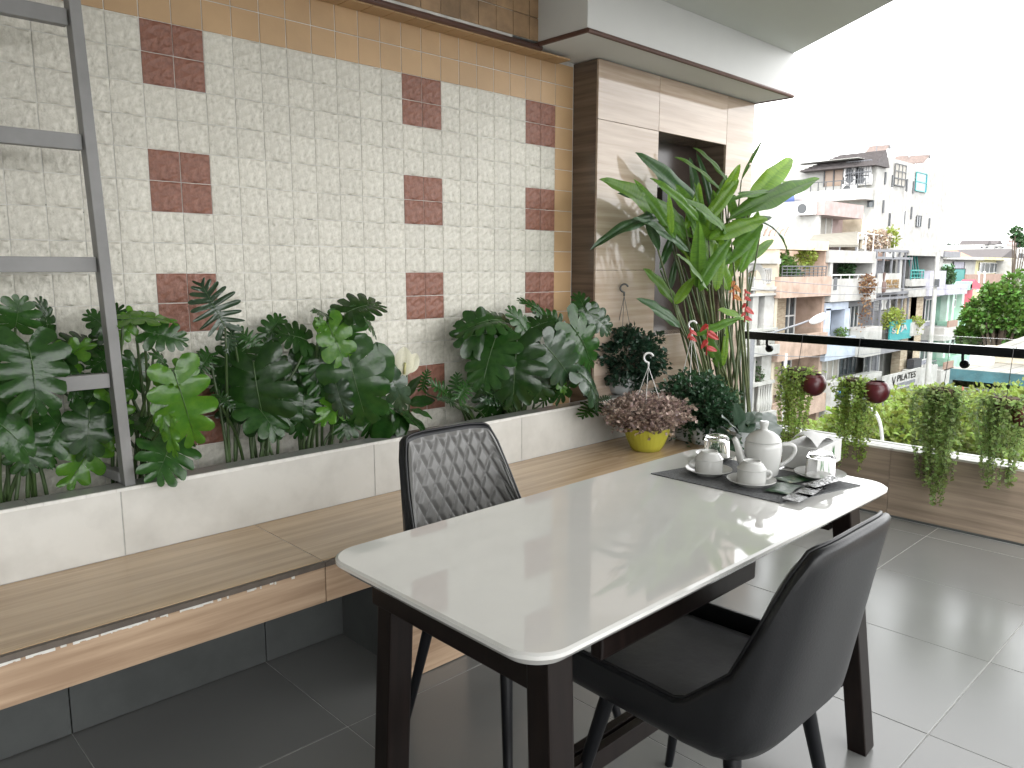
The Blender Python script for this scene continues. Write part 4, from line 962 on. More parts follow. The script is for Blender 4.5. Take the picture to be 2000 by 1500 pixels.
class House:
    def __init__(s, name, label, cat, pl, pr, y=YH, group=None):
        s.y = y; a = at(pl, 600, y=y); b = at(pr, 600, y=y); s.x0, s.x1 = a.x, b.x
        s.t = thing(name, label, cat, ((a.x + b.x) / 2, y, GZ), 0, group)
    def p(s, name, pl, pt, pr, pb, d0, d1, m, parent=None, label=None):
        x0, x1, z0, z1 = rc(pl, pt, pr, pb, s.y)
        return MB().box(x0, s.y + d0, z0, x1, s.y + d1, z1).build(name, m, parent or s.t, label=label)
    def raw(s, name, x0, x1, z0, z1, d0, d1, m, parent=None): return MB().box(x0, s.y + d0, z0, x1, s.y + d1, z1).build(name, m, parent or s.t)
    def win(s, pl, pt, pr, pb, d, nx=2, nz=1, fm=None, pm=None, name='window', fw=.07):
        x0, x1, z0, z1 = rc(pl, pt, pr, pb, s.y); y = s.y + d; fm = fm or m_frame
        w = MB().box(x0, y, z0, x1, y + .03, z1).build(name, pm or m_win, s.t)
        for i in range(nx + 1):
            x = x0 + (x1 - x0) * i / nx; MB().box(x - fw / 2, y - .05, z0, x + fw / 2, y - .002, z1).build('frame_bar', fm, w)
        for i in range(nz + 1):
            z = z0 + (z1 - z0) * i / nz; MB().box(x0, y - .052, z - fw / 2, x1, y - .004, z + fw / 2).build('frame_bar', fm, w)
        return w
    def rail(s, pl, pt, pr, pb, d, n, m, r=.03, rows=0):
        x0, x1, z0, z1 = rc(pl, pt, pr, pb, s.y); b = MB(); y = s.y + d
        b.box(x0, y - r, z1 - r, x1, y + r, z1 + r)
        for i in range(n + 1):
            x = x0 + (x1 - x0) * i / n; b.box(x - r * .6, y - r * .6, z0, x + r * .6, y + r * .6, z1 - r)
        for k in range(rows):
            z = z0 + (z1 - z0) * (k + .5) / (rows + .5); b.box(x0, y - r * .55, z - r * .5, x1, y + r * .55, z + r * .5)
        return b.build('railing', m, s.t, kind='stuff' if n > 6 else None)
    def ac(s, px, py, d, sz=.8):
        c = at(px, py, y=s.y); y = s.y + d
        a = MB().box(c.x - sz / 2, y - .3, c.z - sz * .35, c.x + sz / 2, y, c.z + sz * .35).build('air_conditioner', m_frame, s.t, bevel=.03)
        MB().tube([(c.x - sz * .12, y - .305, c.z), (c.x - sz * .12, y - .32, c.z)], sz * .27, 18).build('fan_grille', m_dframe, a)
        MB().box(c.x - sz / 2, y - .28, c.z - sz * .42, c.x + sz / 2, y, c.z - sz * .36).build('bracket', m_dframe, a); return a
    def text(s, body, pl, pt, pr, pb, d, m, bold=0.):
        x0, x1, z0, z1 = rc(pl, pt, pr, pb, s.y); c = bpy.data.curves.new('lettering', 'FONT'); c.body = body; c.size = 1; c.extrude = .01; c.offset = bold
        o = bpy.data.objects.new('lettering', c); COL.objects.link(o); bpy.context.view_layer.update()
        me = bpy.data.meshes.new_from_object(o.evaluated_get(bpy.context.evaluated_depsgraph_get())); bpy.data.objects.remove(o)
        xs = [v.co.x for v in me.vertices]; ys = [v.co.y for v in me.vertices]; sx = (x1 - x0) / (max(xs) - min(xs)); sy = (z1 - z0) / (max(ys) - min(ys))
        for v in me.vertices: v.co = Vector((x0 + (v.co.x - min(xs)) * sx, s.y + d - v.co.z, z0 + (v.co.y - min(ys)) * sy))
        me.materials.clear(); me.materials.append(m); return me
    def lettering(s, parent, *a, **k): return link('lettering', s.text(*a, **k), parent)
    def slats(s, pl, pt, pr, pb, d, n, m):
        x0, x1, z0, z1 = rc(pl, pt, pr, pb, s.y); me = MB().box(x0, 0, -.02, x1, .05, .02).mesh('slat', m)
        for i in range(n): link('slat', me, s.t, (0, s.y + d, z0 + (z1 - z0) * (i + .5) / n))
    def bush(s, px, py, rx, rz, n, seed, m, d=-.3, size=.16, trail=0):
        c = at(px, py, y=s.y); t = thing('balcony_shrub', s.bl[0], 'plant', (c.x, s.y + d, c.z)); s.bl.pop(0)
        cc = Vector((c.x, s.y + d, c.z)); leafcloud(n, cc, rx, .35, rz, size, seed, .45, trail, .2).build('foliage', m, t, kind='stuff')
        twigs(8, cc, rx, .3, rz, cc - Vector((0, 0, rz)), seed, .012).build('branches', m_twig, t, kind='stuff'); return t
m_bush = mat('street_green_leaf', (.09, .16, .035), .5, var=.2, vs=3, island=.45, translucent=.25); m_bushd = mat('street_dark_leaf', (.04, .09, .03), .5, var=.2, vs=3, island=.45, translucent=.2)
m_bushy = mat('street_yellow_leaf', (.19, .23, .04), .5, var=.2, vs=3, island=.4, translucent=.3); m_dry = mat('dry_creeper', (.20, .11, .06), .7, var=.3, vs=3, island=.5, translucent=.2)
ROW = 'narrow houses across the street'

# white ornate house
h = House('street_house', 'white ornate house with pilasters and balustrades next to the column', 'house', 1395, 1513, group=ROW); h.bl = ['leafy shrub on the white balustraded balcony']
h.raw('body', h.x0 - 1, h.x1, GZ, at(1480, 480, y=YH).z, 1.3, 12, m_hcream)
for pl, pr in ((1408, 1422), (1446, 1459), (1470, 1481), (1493, 1512)): h.raw('pilaster', at(pl, 600, y=YH).x, at(pr, 600, y=YH).x, GZ, at(1490, 540, y=YH).z, 0, .35, m_hw)
for pt, pb, dd in ((505, 515, -.2), (560, 566, -.12), (572, 577, -.12), (672, 690, -.35), (800, 822, -.35), (742, 748, -.2), (640, 645, -.2)): h.raw('cornice', h.x0 - 1, h.x1, at(1500, pb, y=YH).z, at(1500, pt, y=YH).z, dd, 1.3, m_hw)
h.raw('attic', at(1478, 500, y=YH).x, h.x1, at(1500, 572, y=YH).z, at(1500, 512, y=YH).z, -.02, 1.25, m_hcream)
h.win(1490, 525, 1503, 552, -.03, 4, 1, m_hw, mat('amber_glass', (.45, .26, .08), .4))
ca_ = at(1470, 560, y=YH); cr = .95
ar = MB(); pts = [Vector((ca_.x + cr * math.cos(R(a)), YH + .15, ca_.z + cr * math.sin(R(a)))) for a in range(0, 181, 12)]; ar.tube(pts, .28, 6); ar.build('arch', m_hw, h.t, smooth=40)
bal = MB().lathe([(.05, 0), (.07, .06), (.10, .22), (.05, .45), (.045, .6), (.07, .68)], 8).mesh('baluster', m_hw, smooth=True)
for pb, pt in ((672, 645), (800, 748)):
    z0 = at(1500, pb, y=YH).z; z1 = at(1500, pt, y=YH).z
    for i in range(16):
        x = at(1436, 600, y=YH).x + i * .215
        if abs(x - at(1475, 600, y=YH).x) < .3: continue
        link('baluster', bal, h.t, (x, YH - .1, z0), scale=(1, 1, (z1 - z0) / .7))
h.win(1459, 585, 1472, 660, .6, 1, 2); h.win(1481, 580, 1492, 640, .6, 1, 2); h.win(1458, 690, 1470, 745, .6, 1, 2); h.win(1476, 688, 1492, 745, .6, 1, 2)
h.bush(1484, 732, .35, .5, 260, 3, m_bushd, .2)
# pink house
h = House('street_house', 'faded pink house with a leafy roof terrace and stone-clad walls', 'house', 1513, 1612, group=ROW)
h.bl = ['broad green shrub on the pink house terrace', 'yellow-green shrub at the right of the pink house terrace', 'dark low shrub along the pink house terrace railing']
x1 = h.x1 + .05
h.raw('body', h.x0 + .02, x1, GZ, at(1560, 585, y=YH).z, 1.4, 12, m_hpink); h.raw('terrace_back_wall', h.x0 + .02, x1, at(1560, 580, y=YH).z, at(1560, 480, y=YH).z, 3.5, 12, m_hcream)
h.p('roof_beam', 1517, 466, 1616, 490, -.05, 1.2, m_hcream); h.raw('side_wall', h.x0, h.x0 + .25, GZ, at(1518, 470, y=YH).z, .0, 3.5, m_hcream); h.raw('side_wall', h.x1 - .36, h.x1, GZ, at(1612, 482, y=YH).z, .0, 3.5, m_hpink)
h.p('parapet', 1513, 541, 1611, 577, -.3, .1, m_hpink); h.p('parapet', 1509, 660, 1603, 690, -.3, .1, m_hpink); h.p('parapet', 1504, 790, 1600, 800, -.3, .1, m_hpink)
h.raw('floor_slab', h.x0 + .25, h.x1 - .36, at(1560, 577, y=YH).z, at(1560, 572, y=YH).z, .1, 3.5, m_hcream)
h.rail(1520, 520, 1605, 540, -.2, 10, m_dframe, .03, 3)
for t_, b_ in ((582, 655), (700, 775)):
    h.p('stone_panel', 1527, t_, 1578 - (t_ > 600) * 10, b_, 1.2, 1.38, m_stone); h.win(1579 - (t_ > 600) * 9, t_, 1598 - (t_ > 600) * 9, b_, 1.3, 2, 2, m_frame)
h.raw('downpipe', at(1521, 700, y=YH).x, at(1524, 700, y=YH).x, GZ, at(1521, 690, y=YH).z, -.35, -.25, m_frame)
h.bush(1545, 520, .95, .55, 900, 5, m_bush, .3); h.bush(1588, 500, .75, .6, 600, 6, m_bushy, .3); h.bush(1548, 536, 1.3, .22, 420, 7, m_bushd, .2)
rp = h.p('roof_screen', 1486, 442, 1545, 463, 1.0, 1.1, m_hw)
for k in range(5):
    c = at(1495 + 10 * k, 452, y=YH + 1); MB().tube([c + Vector((-.18, -.03, -.2)), c + Vector((0, -.03, .05)), c + Vector((.18, -.03, .2 - .1 * (k % 2)))], .035, 5).build('swirl', m_hbrick, rp)
# pale blue house
h = House('street_house', 'white and pale blue house with a dark open top terrace and hanging creeper', 'house', 1613, 1702, group=ROW)
h.bl = ['rust-brown creeper hanging from the pale blue house terrace', 'green creeper inside the dark terrace of the pale blue house', 'small potted shrub on the pale blue house balcony']
h.raw('body', h.x0 + .02, h.x1, GZ, at(1650, 590, y=YH).z, .9, 12, m_hw); h.raw('terrace_back_wall', h.x0, h.x1, at(1650, 590, y=YH).z, at(1650, 500, y=YH).z, 3.6, 12, m_dk)  # near-black back wall: shade inside the open terrace put into its colour
h.p('roof_beam', 1614, 488, 1704, 514, -.15, 3.6, m_hw); h.raw('side_wall', h.x0, h.x0 + .3, at(1620, 590, y=YH).z, at(1620, 500, y=YH).z, -.1, 3.6, m_hw); h.raw('side_wall', h.x1 - .5, h.x1, at(1690, 590, y=YH).z, at(1700, 505, y=YH).z, -.1, 3.6, m_hw)
h.p('parapet', 1613, 545, 1700, 584, -.3, 0, m_hw); h.p('shadow_band', 1612, 586, 1700, 596, 0, .5, m_dframe); h.rail(1614, 537, 1696, 545, -.28, 5, m_frame)  # the dark strip below the parapet is built in place of its shadow
h.p('blue_surround', 1610, 592, 1653, 603, -.1, .6, m_hblue); h.p('blue_surround', 1610, 603, 1616, 662, -.1, .6, m_hblue); h.p('blue_surround', 1647, 603, 1653, 660, -.1, .6, m_hblue)
h.win(1616, 603, 1647, 655, .62, 2, 1); h.win(1654, 602, 1674, 650, .7, 1, 1, m_frame, m_curt); h.win(1679, 598, 1698, 640, .7, 3, 1, m_frame)
h.p('balcony_front', 1664, 640, 1694, 690, -.7, .1, m_hw); h.p('balcony_front', 1604, 664, 1664, 694, -.25, .1, m_hblue); h.win(1601, 704, 1612, 735, .7, 1, 1); h.win(1618, 700, 1660, 744, .7, 4, 1, m_frame, m_curt); h.win(1666, 690, 1694, 730, .7, 4, 1, m_dframe)
h.p('vent_block', 1617, 542, 1622, 566, -.32, -.28, m_dframe)
sg = h.p('sign_band', 1605, 746, 1700, 790, -.5, .1, m_hw); ps = h.p('parking_sign', 1619, 757, 1630, 773, -.56, -.51, mat('blue_sign', (.02, .22, .55), .4), sg)
h.lettering(sg, 'P', 1622, 761, 1627, 769, -.58, m_frame)
h.bush(1675, 556, .75, .5, 700, 8, m_dry, -.5, .14, 2.2); h.bush(1672, 525, .7, .5, 500, 9, m_bushd, .5, .16, .6); h.bush(1640, 650, .3, .25, 160, 10, m_bush, -.1, .13)
# grey louvred house with signs
h = House('street_house', 'grey steel-framed house with louvres and shop signs', 'house', 1702, 1772, group=ROW); h.bl = ['yellow-green shrub above the teal sign']
h.raw('body', h.x0 + .02, h.x1, GZ, at(1730, 500, y=YH).z, 1.6, 12, m_hgrey)
for px in (1703, 1717, 1733, 1748, 1759, 1771): h.raw('steel_post', at(px, 600, y=YH).x - .05, at(px, 600, y=YH).x + .05, at(px, 650 if px > 1720 else 760, y=YH).z, at(px, 490, y=YH).z, -.1, 0, m_sgrey)
for py in (489, 503, 572, 581): h.raw('steel_beam', h.x0, h.x1, at(1736, py + 2, y=YH).z - .04, at(1736, py, y=YH).z + .04, -.12, .06, m_sgrey)
h.slats(1704, 508, 1719, 535, .3, 9, m_sgrey); h.slats(1720, 508, 1733, 535, .3, 9, m_sgrey); h.win(1719, 507, 1748, 540, 1.5, 3, 1, m_dframe); h.slats(1749, 545, 1757, 570, .3, 8, m_sgrey); h.slats(1703, 588, 1716, 660, .1, 24, m_sgrey)
h.raw('side_panel', at(1756, 520, y=YH).x, at(1762, 520, y=YH).x, at(1760, 575, y=YH).z, at(1758, 495, y=YH).z, 0, .2, m_hw); h.ac(1742, 498, .2, .7); h.ac(1738, 597, .8, .8); h.ac(1752, 596, .8, .8)
h.slats(1712, 690, 1722, 738, .2, 22, m_sgrey); h.win(1723, 688, 1735, 738, 1.0, 1, 1); h.win(1736, 686, 1748, 735, 1.0, 1, 1); h.raw('floor_band', h.x0, h.x1, at(1730, 690, y=YH).z, at(1730, 672, y=YH).z, 0, 1.6, m_hgrey)
s1 = h.p('shop_sign', 1706, 534, 1748, 570, -.3, -.22, m_hw, label='white sign with gold lettering'); m_gold = mat('gold_letters', (.20, .11, .02), .4, metal=.3)
h.lettering(s1, 'PINE APPLE', 1719, 546, 1744, 555, -.33, m_gold, bold=.02); h.lettering(s1, 'CONSULTING', 1719, 557, 1743, 564, -.33, m_gold, bold=.01)
c = at(1714, 552, y=YH); lg_ = MB(); lg_.lathe([(.001, -.62), (.13, -.5), (.16, -.2), (.12, .05), (.001, .1)], 10, (c.x, YH - .32, c.z)); [lg_.bar((c.x, YH - .33, c.z + .05), (c.x + dx, YH - .33, c.z + .55), .05, .03) for dx in (-.12, 0, .12)]
lg_.build('pineapple_emblem', mat('emblem_brown', (.10, .06, .05), .5), s1, smooth=40)
s2 = h.p('shop_sign', 1729, 628, 1769, 659, -.3, -.22, m_teal, label='teal sign with white letters'); h.lettering(s2, 'S', 1731, 640, 1738, 650, -.33, m_hw, bold=.03); h.lettering(s2, 'JA', 1748, 634, 1760, 646, -.33, m_hw, bold=.03)
c = at(1743, 643, y=YH); MB().tube([c + Vector((-.16, -.32, .22)), c + Vector((-.02, -.32, -.02)), c + Vector((.2, -.32, .3))], .05, 6).build('sprig_emblem', mat('emblem_yellow', (.6, .5, .1), .5), s2); MB().tube([c + Vector((-.02, -.32, -.02)), c + Vector((-.12, -.32, -.25))], .05, 6).build('sprig_emblem', MATS['emblem_yellow'], s2)
s3 = h.p('shop_sign', 1693, 729, 1765, 738, -.9, -.8, m_hw, label='long pale sign board with black lettering'); bpy.data.objects.remove(s3)
x0, x1, _, z1 = rc(1694, 729, 1767, 730, YH); zt_ = at(1694, 732, y=YH).z; zb_ = at(1694, 764, y=YH).z
s3 = MB().box(x0, YH - .9, zb_, x1, YH - .8, zt_).build('shop_sign', m_hw, h.t, label='long pale sign board with black lettering')
m_blk = mat('black_letters', (.03, .03, .03), .5)
def flat_text(parent, body, fx0, fx1, fz0, fz1, m, bold=0.):
    X0 = x0 + (x1 - x0) * fx0; X1 = x0 + (x1 - x0) * fx1; Z0 = zb_ + (zt_ - zb_) * fz0; Z1 = zb_ + (zt_ - zb_) * fz1
    a = h.text(body, 1700, 700, 1710, 710, 0, m, bold); xs = [v.co.x for v in a.vertices]; zs = [v.co.z for v in a.vertices]; ax, bx_, az, bz = min(xs), max(xs), min(zs), max(zs)
    for v in a.vertices: v.co = Vector((X0 + (v.co.x - ax) / (bx_ - ax) * (X1 - X0), YH - .93, Z0 + (v.co.z - az) / (bz - az) * (Z1 - Z0)))
    link('lettering', a, parent)
flat_text(s3, 'V', .20, .30, .30, .85, m_blk); flat_text(s3, 'PILATES', .34, .84, .48, .88, m_blk, .01)
MB().box(x0 + (x1 - x0) * .36, YH - .93, zb_ + (zt_ - zb_) * .14, x0 + (x1 - x0) * .84, YH - .905, zb_ + (zt_ - zb_) * .36).build('sign_strip', m_sgrey, s3)
zt2 = zb_ - .08; zb2 = zb_ - 1.15; s4 = MB().box(x0 - 1.2, YH - .85, zb2, x1 - .25, YH - .75, zt2).build('shop_sign', m_sgrey, h.t, label='dark grey sign board with white letters')
zt_, zb_ = zt2, zb2; flat_text(s4, 'CA', .42, .62, .35, .78, m_hw, .02); MB().box(x0 - 1.0, YH - .8, GZ, x1 - .25, YH - .7, zb2 - .06).build('yellow_shopfront', m_yelw, h.t)
h.bush(1738, 622, 1.5, .6, 800, 12, m_bushy, -.15, .15)
# white house with green stair
h = House('street_house', 'pale house with a green stair frame and beige stone columns', 'house', 1772, 1833, group=ROW); h.bl = ['green plant trailing over the white trough above the teal sign']
h.raw('body', h.x0 + .02, h.x1, GZ, at(1800, 580, y=YH).z, 1.2, 12, m_hw); h.raw('terrace_back_wall', h.x0, h.x1, at(1800, 580, y=YH).z, at(1800, 497, y=YH).z, 3, 12, m_hgrey)
h.p('roof_slab', 1772, 484, 1832, 501, -.3, 3, m_hw); h.raw('side_wall', at(1822, 560, y=YH).x, h.x1, at(1825, 580, y=YH).z, at(1825, 500, y=YH).z, -.05, 3, m_hw)
for k in range(4): a = at(1775 + 5 * k, 500, y=YH + .5); b = at(1780 + 5 * k, 545, y=YH + .5); MB().bar(a, b, .07).build('stair_string', m_teals, h.t)
h.rail(1773, 528, 1796, 545, -.2, 4, m_teals, .04, 2); h.p('balcony_front', 1772, 545, 1799, 558, -.3, .1, m_hw); h.p('balcony_front', 1800, 529, 1828, 576, -.5, .1, m_hlil); h.p('balcony_slab', 1771, 563, 1799, 578, -.35, .5, m_hw)
for pl, pr in ((1774, 1784), (1787, 1797)): h.p('stone_column', pl, 579, pr, 760, .2, .7, m_stone)
h.p('white_trough', 1768, 630, 1790, 652, -.4, .2, m_hw); h.p('balcony_front', 1766, 722, 1812, 752, -.5, .1, m_hw); h.rail(1790, 708, 1812, 724, -.45, 5, m_sgrey, .025); h.p('shutter_box', 1772, 702, 1786, 716, -.4, .0, m_dk)
h.bush(1780, 628, .9, .3, 320, 14, m_bushy, -.3, .13, .6)
# lilac and mint houses further on
h = House('street_house', 'lilac-grey house with a planted balcony behind the utility pole', 'house', 1833, 1856, group=ROW); h.bl = ['dark shrub with pale flowers on the lilac house balcony']
h.raw('body', h.x0, h.x1, GZ, at(1845, 575, y=YH).z, 1, 12, m_hlil); h.p('balcony_slab', 1831, 556, 1866, 573, -.7, 1, m_hlil); h.win(1837, 586, 1846, 628, .9, 2, 1); h.raw('upper_wall', h.x0, h.x1, at(1845, 575, y=YH).z, at(1845, 500, y=YH).z, 2.5, 12, m_hw)
h.p('balcony_front', 1828, 640, 1856, 660, -.5, 1, m_hw); h.p('red_panel', 1837, 626, 1854, 636, -.5, -.4, m_hbrick); h.p('balcony_front', 1822, 722, 1850, 742, -.5, 1, m_hw); h.p('red_panel', 1829, 707, 1846, 718, -.5, -.4, m_hbrick); h.win(1826, 675, 1842, 702, .9, 2, 1); h.p('awning_roof', 1836, 490, 1866, 503, -.3, 3, m_sgrey)
h.bush(1842, 540, .95, .7, 700, 15, m_bushd, -.3, .17)
h = House('street_house', 'mint green house at the end of the row', 'house', 1856, 1892, group=ROW); h.bl = []
h.raw('body', h.x0, h.x1, GZ, at(1875, 552, y=YH).z, .6, 12, m_mint); h.p('band', 1854, 551, 1892, 566, -.2, .6, m_mint)
for px in (1856, 1866, 1884): h.raw('pilaster', at(px, 600, y=YH).x, at(px + 4, 600, y=YH).x, GZ, at(px, 560, y=YH).z, .2, .6, mat('mint_light', (.50, .66, .57), .8, var=.1, vs=1, wpos=True, grime=.3))
h.win(1859, 582, 1866, 607, .55, 1, 2); h.win(1870, 572, 1882, 600, .55, 2, 2, m_frame, m_win); h.p('band', 1850, 628, 1890, 642, -.3, .6, m_mint); h.win(1853, 648, 1862, 672, .55, 2, 2, m_dframe); h.win(1868, 648, 1878, 670, .55, 2, 2, m_dframe); h.p('band', 1846, 700, 1886, 716, -.3, .6, m_mint); h.win(1850, 722, 1866, 750, .55, 2, 2, m_dframe)
h = House('street_house', 'house front with a red gable beside the mango tree', 'house', 1889, 1909, group=ROW); h.raw('body', h.x0, h.x1, GZ, at(1898, 560, y=YH).z, .4, 12, m_redt)
a = at(1889, 560, y=YH); b = at(1909, 560, y=YH); c = at(1899, 546, y=YH); MB().prism([(a.x, a.z - .2), (b.x, a.z - .2), (b.x, a.z + .1), (c.x, c.z), (a.x, a.z + .1)], YH - .2, YH + .6, 'y').build('gable', m_redt, h.t)
# second row behind
Y2 = 26
h = House('back_house', 'white house with mint door and teal roller shutter above the row', 'house', 1838, 1910, Y2)
h.raw('body', h.x0, h.x1, GZ, at(1870, 505, y=Y2).z, .6, 9, m_hw); h.win(1848, 515, 1867, 552, .5, 1, 1, m_frame, mat('mint_door', (.35, .58, .46), .5)); h.win(1873, 511, 1893, 525, .5, 1, 1, m_dframe, m_hlil); h.win(1873, 525, 1893, 552, .5, 1, 1, m_dframe, m_teals)
h.raw('roof_edge', h.x0, h.x1, at(1870, 507, y=Y2).z, at(1870, 501, y=Y2).z, -.2, 9, m_hw)
a = at(1838, 503, y=Y2 + 4); MB().prism([(Y2 + 2, a.z - .3), (Y2 + 7, a.z - .3), (Y2 + 4.5, a.z + .9)], a.x, a.x + 7, 'x').build('tiled_roof', mat('orange_roof', (.50, .22, .12), .7, var=.3, vs=2, wpos=True), h.t)
h = House('back_house', 'pale yellow house behind the brick terrace wall', 'house', 1910, 1972, Y2); h.raw('body', h.x0, h.x1, GZ, at(1940, 506, y=Y2).z, .6, 9, m_hyel); h.win(1924, 513, 1950, 533, .5, 3, 1, m_frame); h.raw('roof_edge', h.x0, h.x1, at(1940, 508, y=Y2).z, at(1940, 503, y=Y2).z, -.2, 9, m_hyel); h.win(1952, 514, 1960, 532, .5, 1, 1, m_frame)
h = House('brick_terrace_wall', 'low brown brick terrace wall with white posts', 'wall', 1890, 1970, Y2 - 3); h.p('brickwork', 1889, 536, 1972, 560, 0, .2, m_hbrick); 
for px in (1911, 1922, 1965): h.raw('post', at(px, 540, y=Y2 - 3).x - .08, at(px, 540, y=Y2 - 3).x + .08, at(px, 570, y=Y2 - 3).z, at(px, 530, y=Y2 - 3).z, -.1, .1, m_frame)
h = House('back_house', 'plain white house at the right picture edge above the mango tree', 'house', 1968, 2070, Y2 - 1); h.raw('body', h.x0, h.x1, GZ, at(1990, 506, y=Y2 - 1).z, 0, 10, m_hw); h.raw('string_course', h.x0, h.x1, at(1990, 535, y=Y2 - 1).z, at(1990, 532, y=Y2 - 1).z, -.1, 0, m_hgrey); h.win(1996, 512, 2010, 530, -.05, 1, 1)
# far apartment block, gabled roofs, water tower, hill
Y3 = 60
h = House('apartment_block', 'distant white apartment block with rows of dark windows', 'building', 1910, 1966, Y3); h.raw('body', h.x0, h.x1, GZ, at(1935, 478, y=Y3).z, 0, 12, m_hw)
for i, px in enumerate((1914, 1924, 1943, 1955)):
    for py in (481, 490, 499): h.win(px, py, px + 5, py + 4, -.06, 1, 1, m_frame, m_dk, fw=.1)
for px, w in ((1928, 4), (1949, 7)):
    a = at(px - w, 477, y=Y3); b = at(px + w, 477, y=Y3); MB().prism([(a.x, a.z), (b.x, a.z), ((a.x + b.x) / 2, a.z + 1.1)], Y3 - .5, Y3 + 6, 'y').build('gable_roof', m_roof, h.t)
Y4 = 34
h = House('back_house', 'dark gabled roof house in front of the distant water tower', 'house', 1955, 1986, Y4); a = at(1955, 505, y=Y4); b = at(1987, 505, y=Y4); h.raw('body', a.x + .3, b.x - .3, GZ, a.z, .2, 9, m_hgrey); c = at(1978, 486, y=Y4); MB().prism([(a.x - .3, a.z), (b.x + .3, a.z), (c.x, c.z)], Y4, Y4 + 9, 'y').build('gable_roof', m_roof, h.t)
h = House('back_house', 'white roofed tank house with a black water tank at the right edge', 'house', 1984, 2040, Y4 + 4); h.raw('body', h.x0, h.x1, GZ, at(1990, 486, y=Y4 + 4).z, 0, 9, m_hw); h.win(1988, 494, 1998, 505, -.05, 1, 1, m_frame, m_dk)
c = at(1994, 484, y=Y4 + 5); MB().lathe([(.001, 0), (.75, 0), (.8, .3), (.8, 1.5), (.6, 1.75), (.2, 1.85), (.001, 1.85)], 20, c).build('water_tank', m_dk, h.t, smooth=40)
c = at(1978, 486, y=70); wt_ = thing('water_tower', 'distant pinkish round water tower', 'tower', (c.x, 70, GZ)); MB().lathe([(1.6, GZ), (1.6, c.z + .8), (1.9, c.z + .9), (1.9, c.z + 1.6), (1.3, c.z + 2.2), (1.5, c.z + 2.5), (1.4, c.z + 3.3), (.9, c.z + 3.8), (.001, c.z + 4)], 24, (c.x, 70, 0)).build('shaft', m_mauve, wt_, smooth=40)
c = at(1868, 488, y=120); hl_ = MB(); hl_ = leafcloud(2500, (c.x, 122, c.z - 3), 6, 5, 5, 1.3, 8, .5); struct(hl_.build('wooded_hill', mat('far_green', (.06, .09, .07), .8, island=.3)))
# tall white house behind the row
YB2 = 25.0; cx_ = at(1708, 400, y=YB2).x
h = House('tall_house', 'tall white house with a dark tiled roof and rooftop water heaters', 'house', 1708, 1832, YB2)
zt_w = at(1722, 304, y=YB2).z; D = 17
MB().box(cx_, YB2, GZ, h.x1, YB2 + D, at(1700, 322, x=cx_).z).build('main_block', m_hw, h.t); MB().box(cx_ + 1.3, YB2 + .003, at(1700, 324, x=cx_).z, h.x1, YB2 + D - 1, zt_w).build('main_block', m_hw, h.t)
def X(py_px, pz): return at(py_px, pz, x=cx_)
def xface(name, pl, pt, pr, pb, d0, d1, m):
    a = X(pl, pt); b = X(pr, pb); return MB().box(cx_ + d0, b.y, min(a.z, b.z), cx_ + d1, a.y, max(a.z, b.z)).build(name, m, h.t)
def xwin(pl, pt, pr, pb, nx, pm=None):
    a = X(pl, pt); b = X(pr, pb); w = MB().box(cx_ - .03, b.y, b.z, cx_ + .02, a.y, a.z).build('window', pm or m_win, h.t)
    for i in range(nx + 1): y = b.y + (a.y - b.y) * i / nx; MB().box(cx_ - .1, y - .05, b.z, cx_ - .032, y + .05, a.z).build('frame_bar', m_dframe, w)
    return w
xwin(1612, 324, 1647, 362, 2, mat('brown_window', (.25, .18, .13), .3)); xwin(1696, 392, 1706, 404, 1)
xface('terrace_slab', 1585, 378, 1706, 391, -1.6, 0, m_hw); xface('eave_fascia', 1570, 322, 1690, 311, -1.3, 0, m_hw)
a = X(1585, 380); b = X(1705, 378); rl = MB(); zr = X(1705, 352).z
for i in range(9): y = b.y + (a.y - b.y) * i / 8; rl.box(cx_ - 1.55, y - .03, b.z, cx_ - 1.49, y + .03, zr)
rl.box(cx_ - 1.55, b.y, zr - .03, cx_ - 1.49, a.y, zr + .03); rl.build('railing', m_dframe, h.t, kind='stuff')
for px, py in ((1667, 336), (1689, 336), (1668, 351), (1690, 352), (1662, 370)):
    c = X(px, py); q = MB().box(cx_ - .45, c.y - .6, c.z - .4, cx_ - .05, c.y + .6, c.z + .4).build('air_conditioner', m_frame, h.t, bevel=.04); MB().tube([(cx_ - .455, c.y + .15, c.z), (cx_ - .475, c.y + .15, c.z)], .3, 16).build('fan_grille', m_dframe, q)
cg = MB(); a = X(1660, 318); b = X(1706, 358)
for i in range(11): y = b.y + (a.y - b.y) * i / 10; cg.box(cx_ - .6, y - .02, b.z, cx_ - .57, y + .02, a.z)
for k in range(3): cg.box(cx_ - .61, b.y, b.z + (a.z - b.z) * k / 2 - .03, cx_ - .565, a.y, b.z + (a.z - b.z) * k / 2 + .03)
cg.build('security_cage', m_sgrey, h.t, kind='stuff')
ze = X(1700, 326).z; zr = at(1713, 291, y=YB2).z; rw = .9; oh = 1.1
rf = MB(); y0, y1 = YB2 - .3, X(1572, 330).y
rf.add([(cx_ - oh, y0, ze), (cx_ - oh, y1, ze), (cx_ + rw, y0, zr), (cx_ + rw, y1 - 2.5, zr), (cx_ + rw + .8, y0, ze), (cx_ + rw + .8, y1, ze)], [(0, 2, 3, 1), (4, 5, 3, 2), (1, 3, 5), (0, 4, 2), (0, 1, 5, 4)])
ro = rf.build('tiled_roof', m_roof, h.t)
for k in range(10):
    t = (k + .5) / 10; x = cx_ - oh + (rw + oh) * t; z = ze + (zr - ze) * t; MB().box(x - .02, y0, z + .01, x + .06, y1 - 2.5 * t, z + .06).build('tile_course', m_roof, ro)
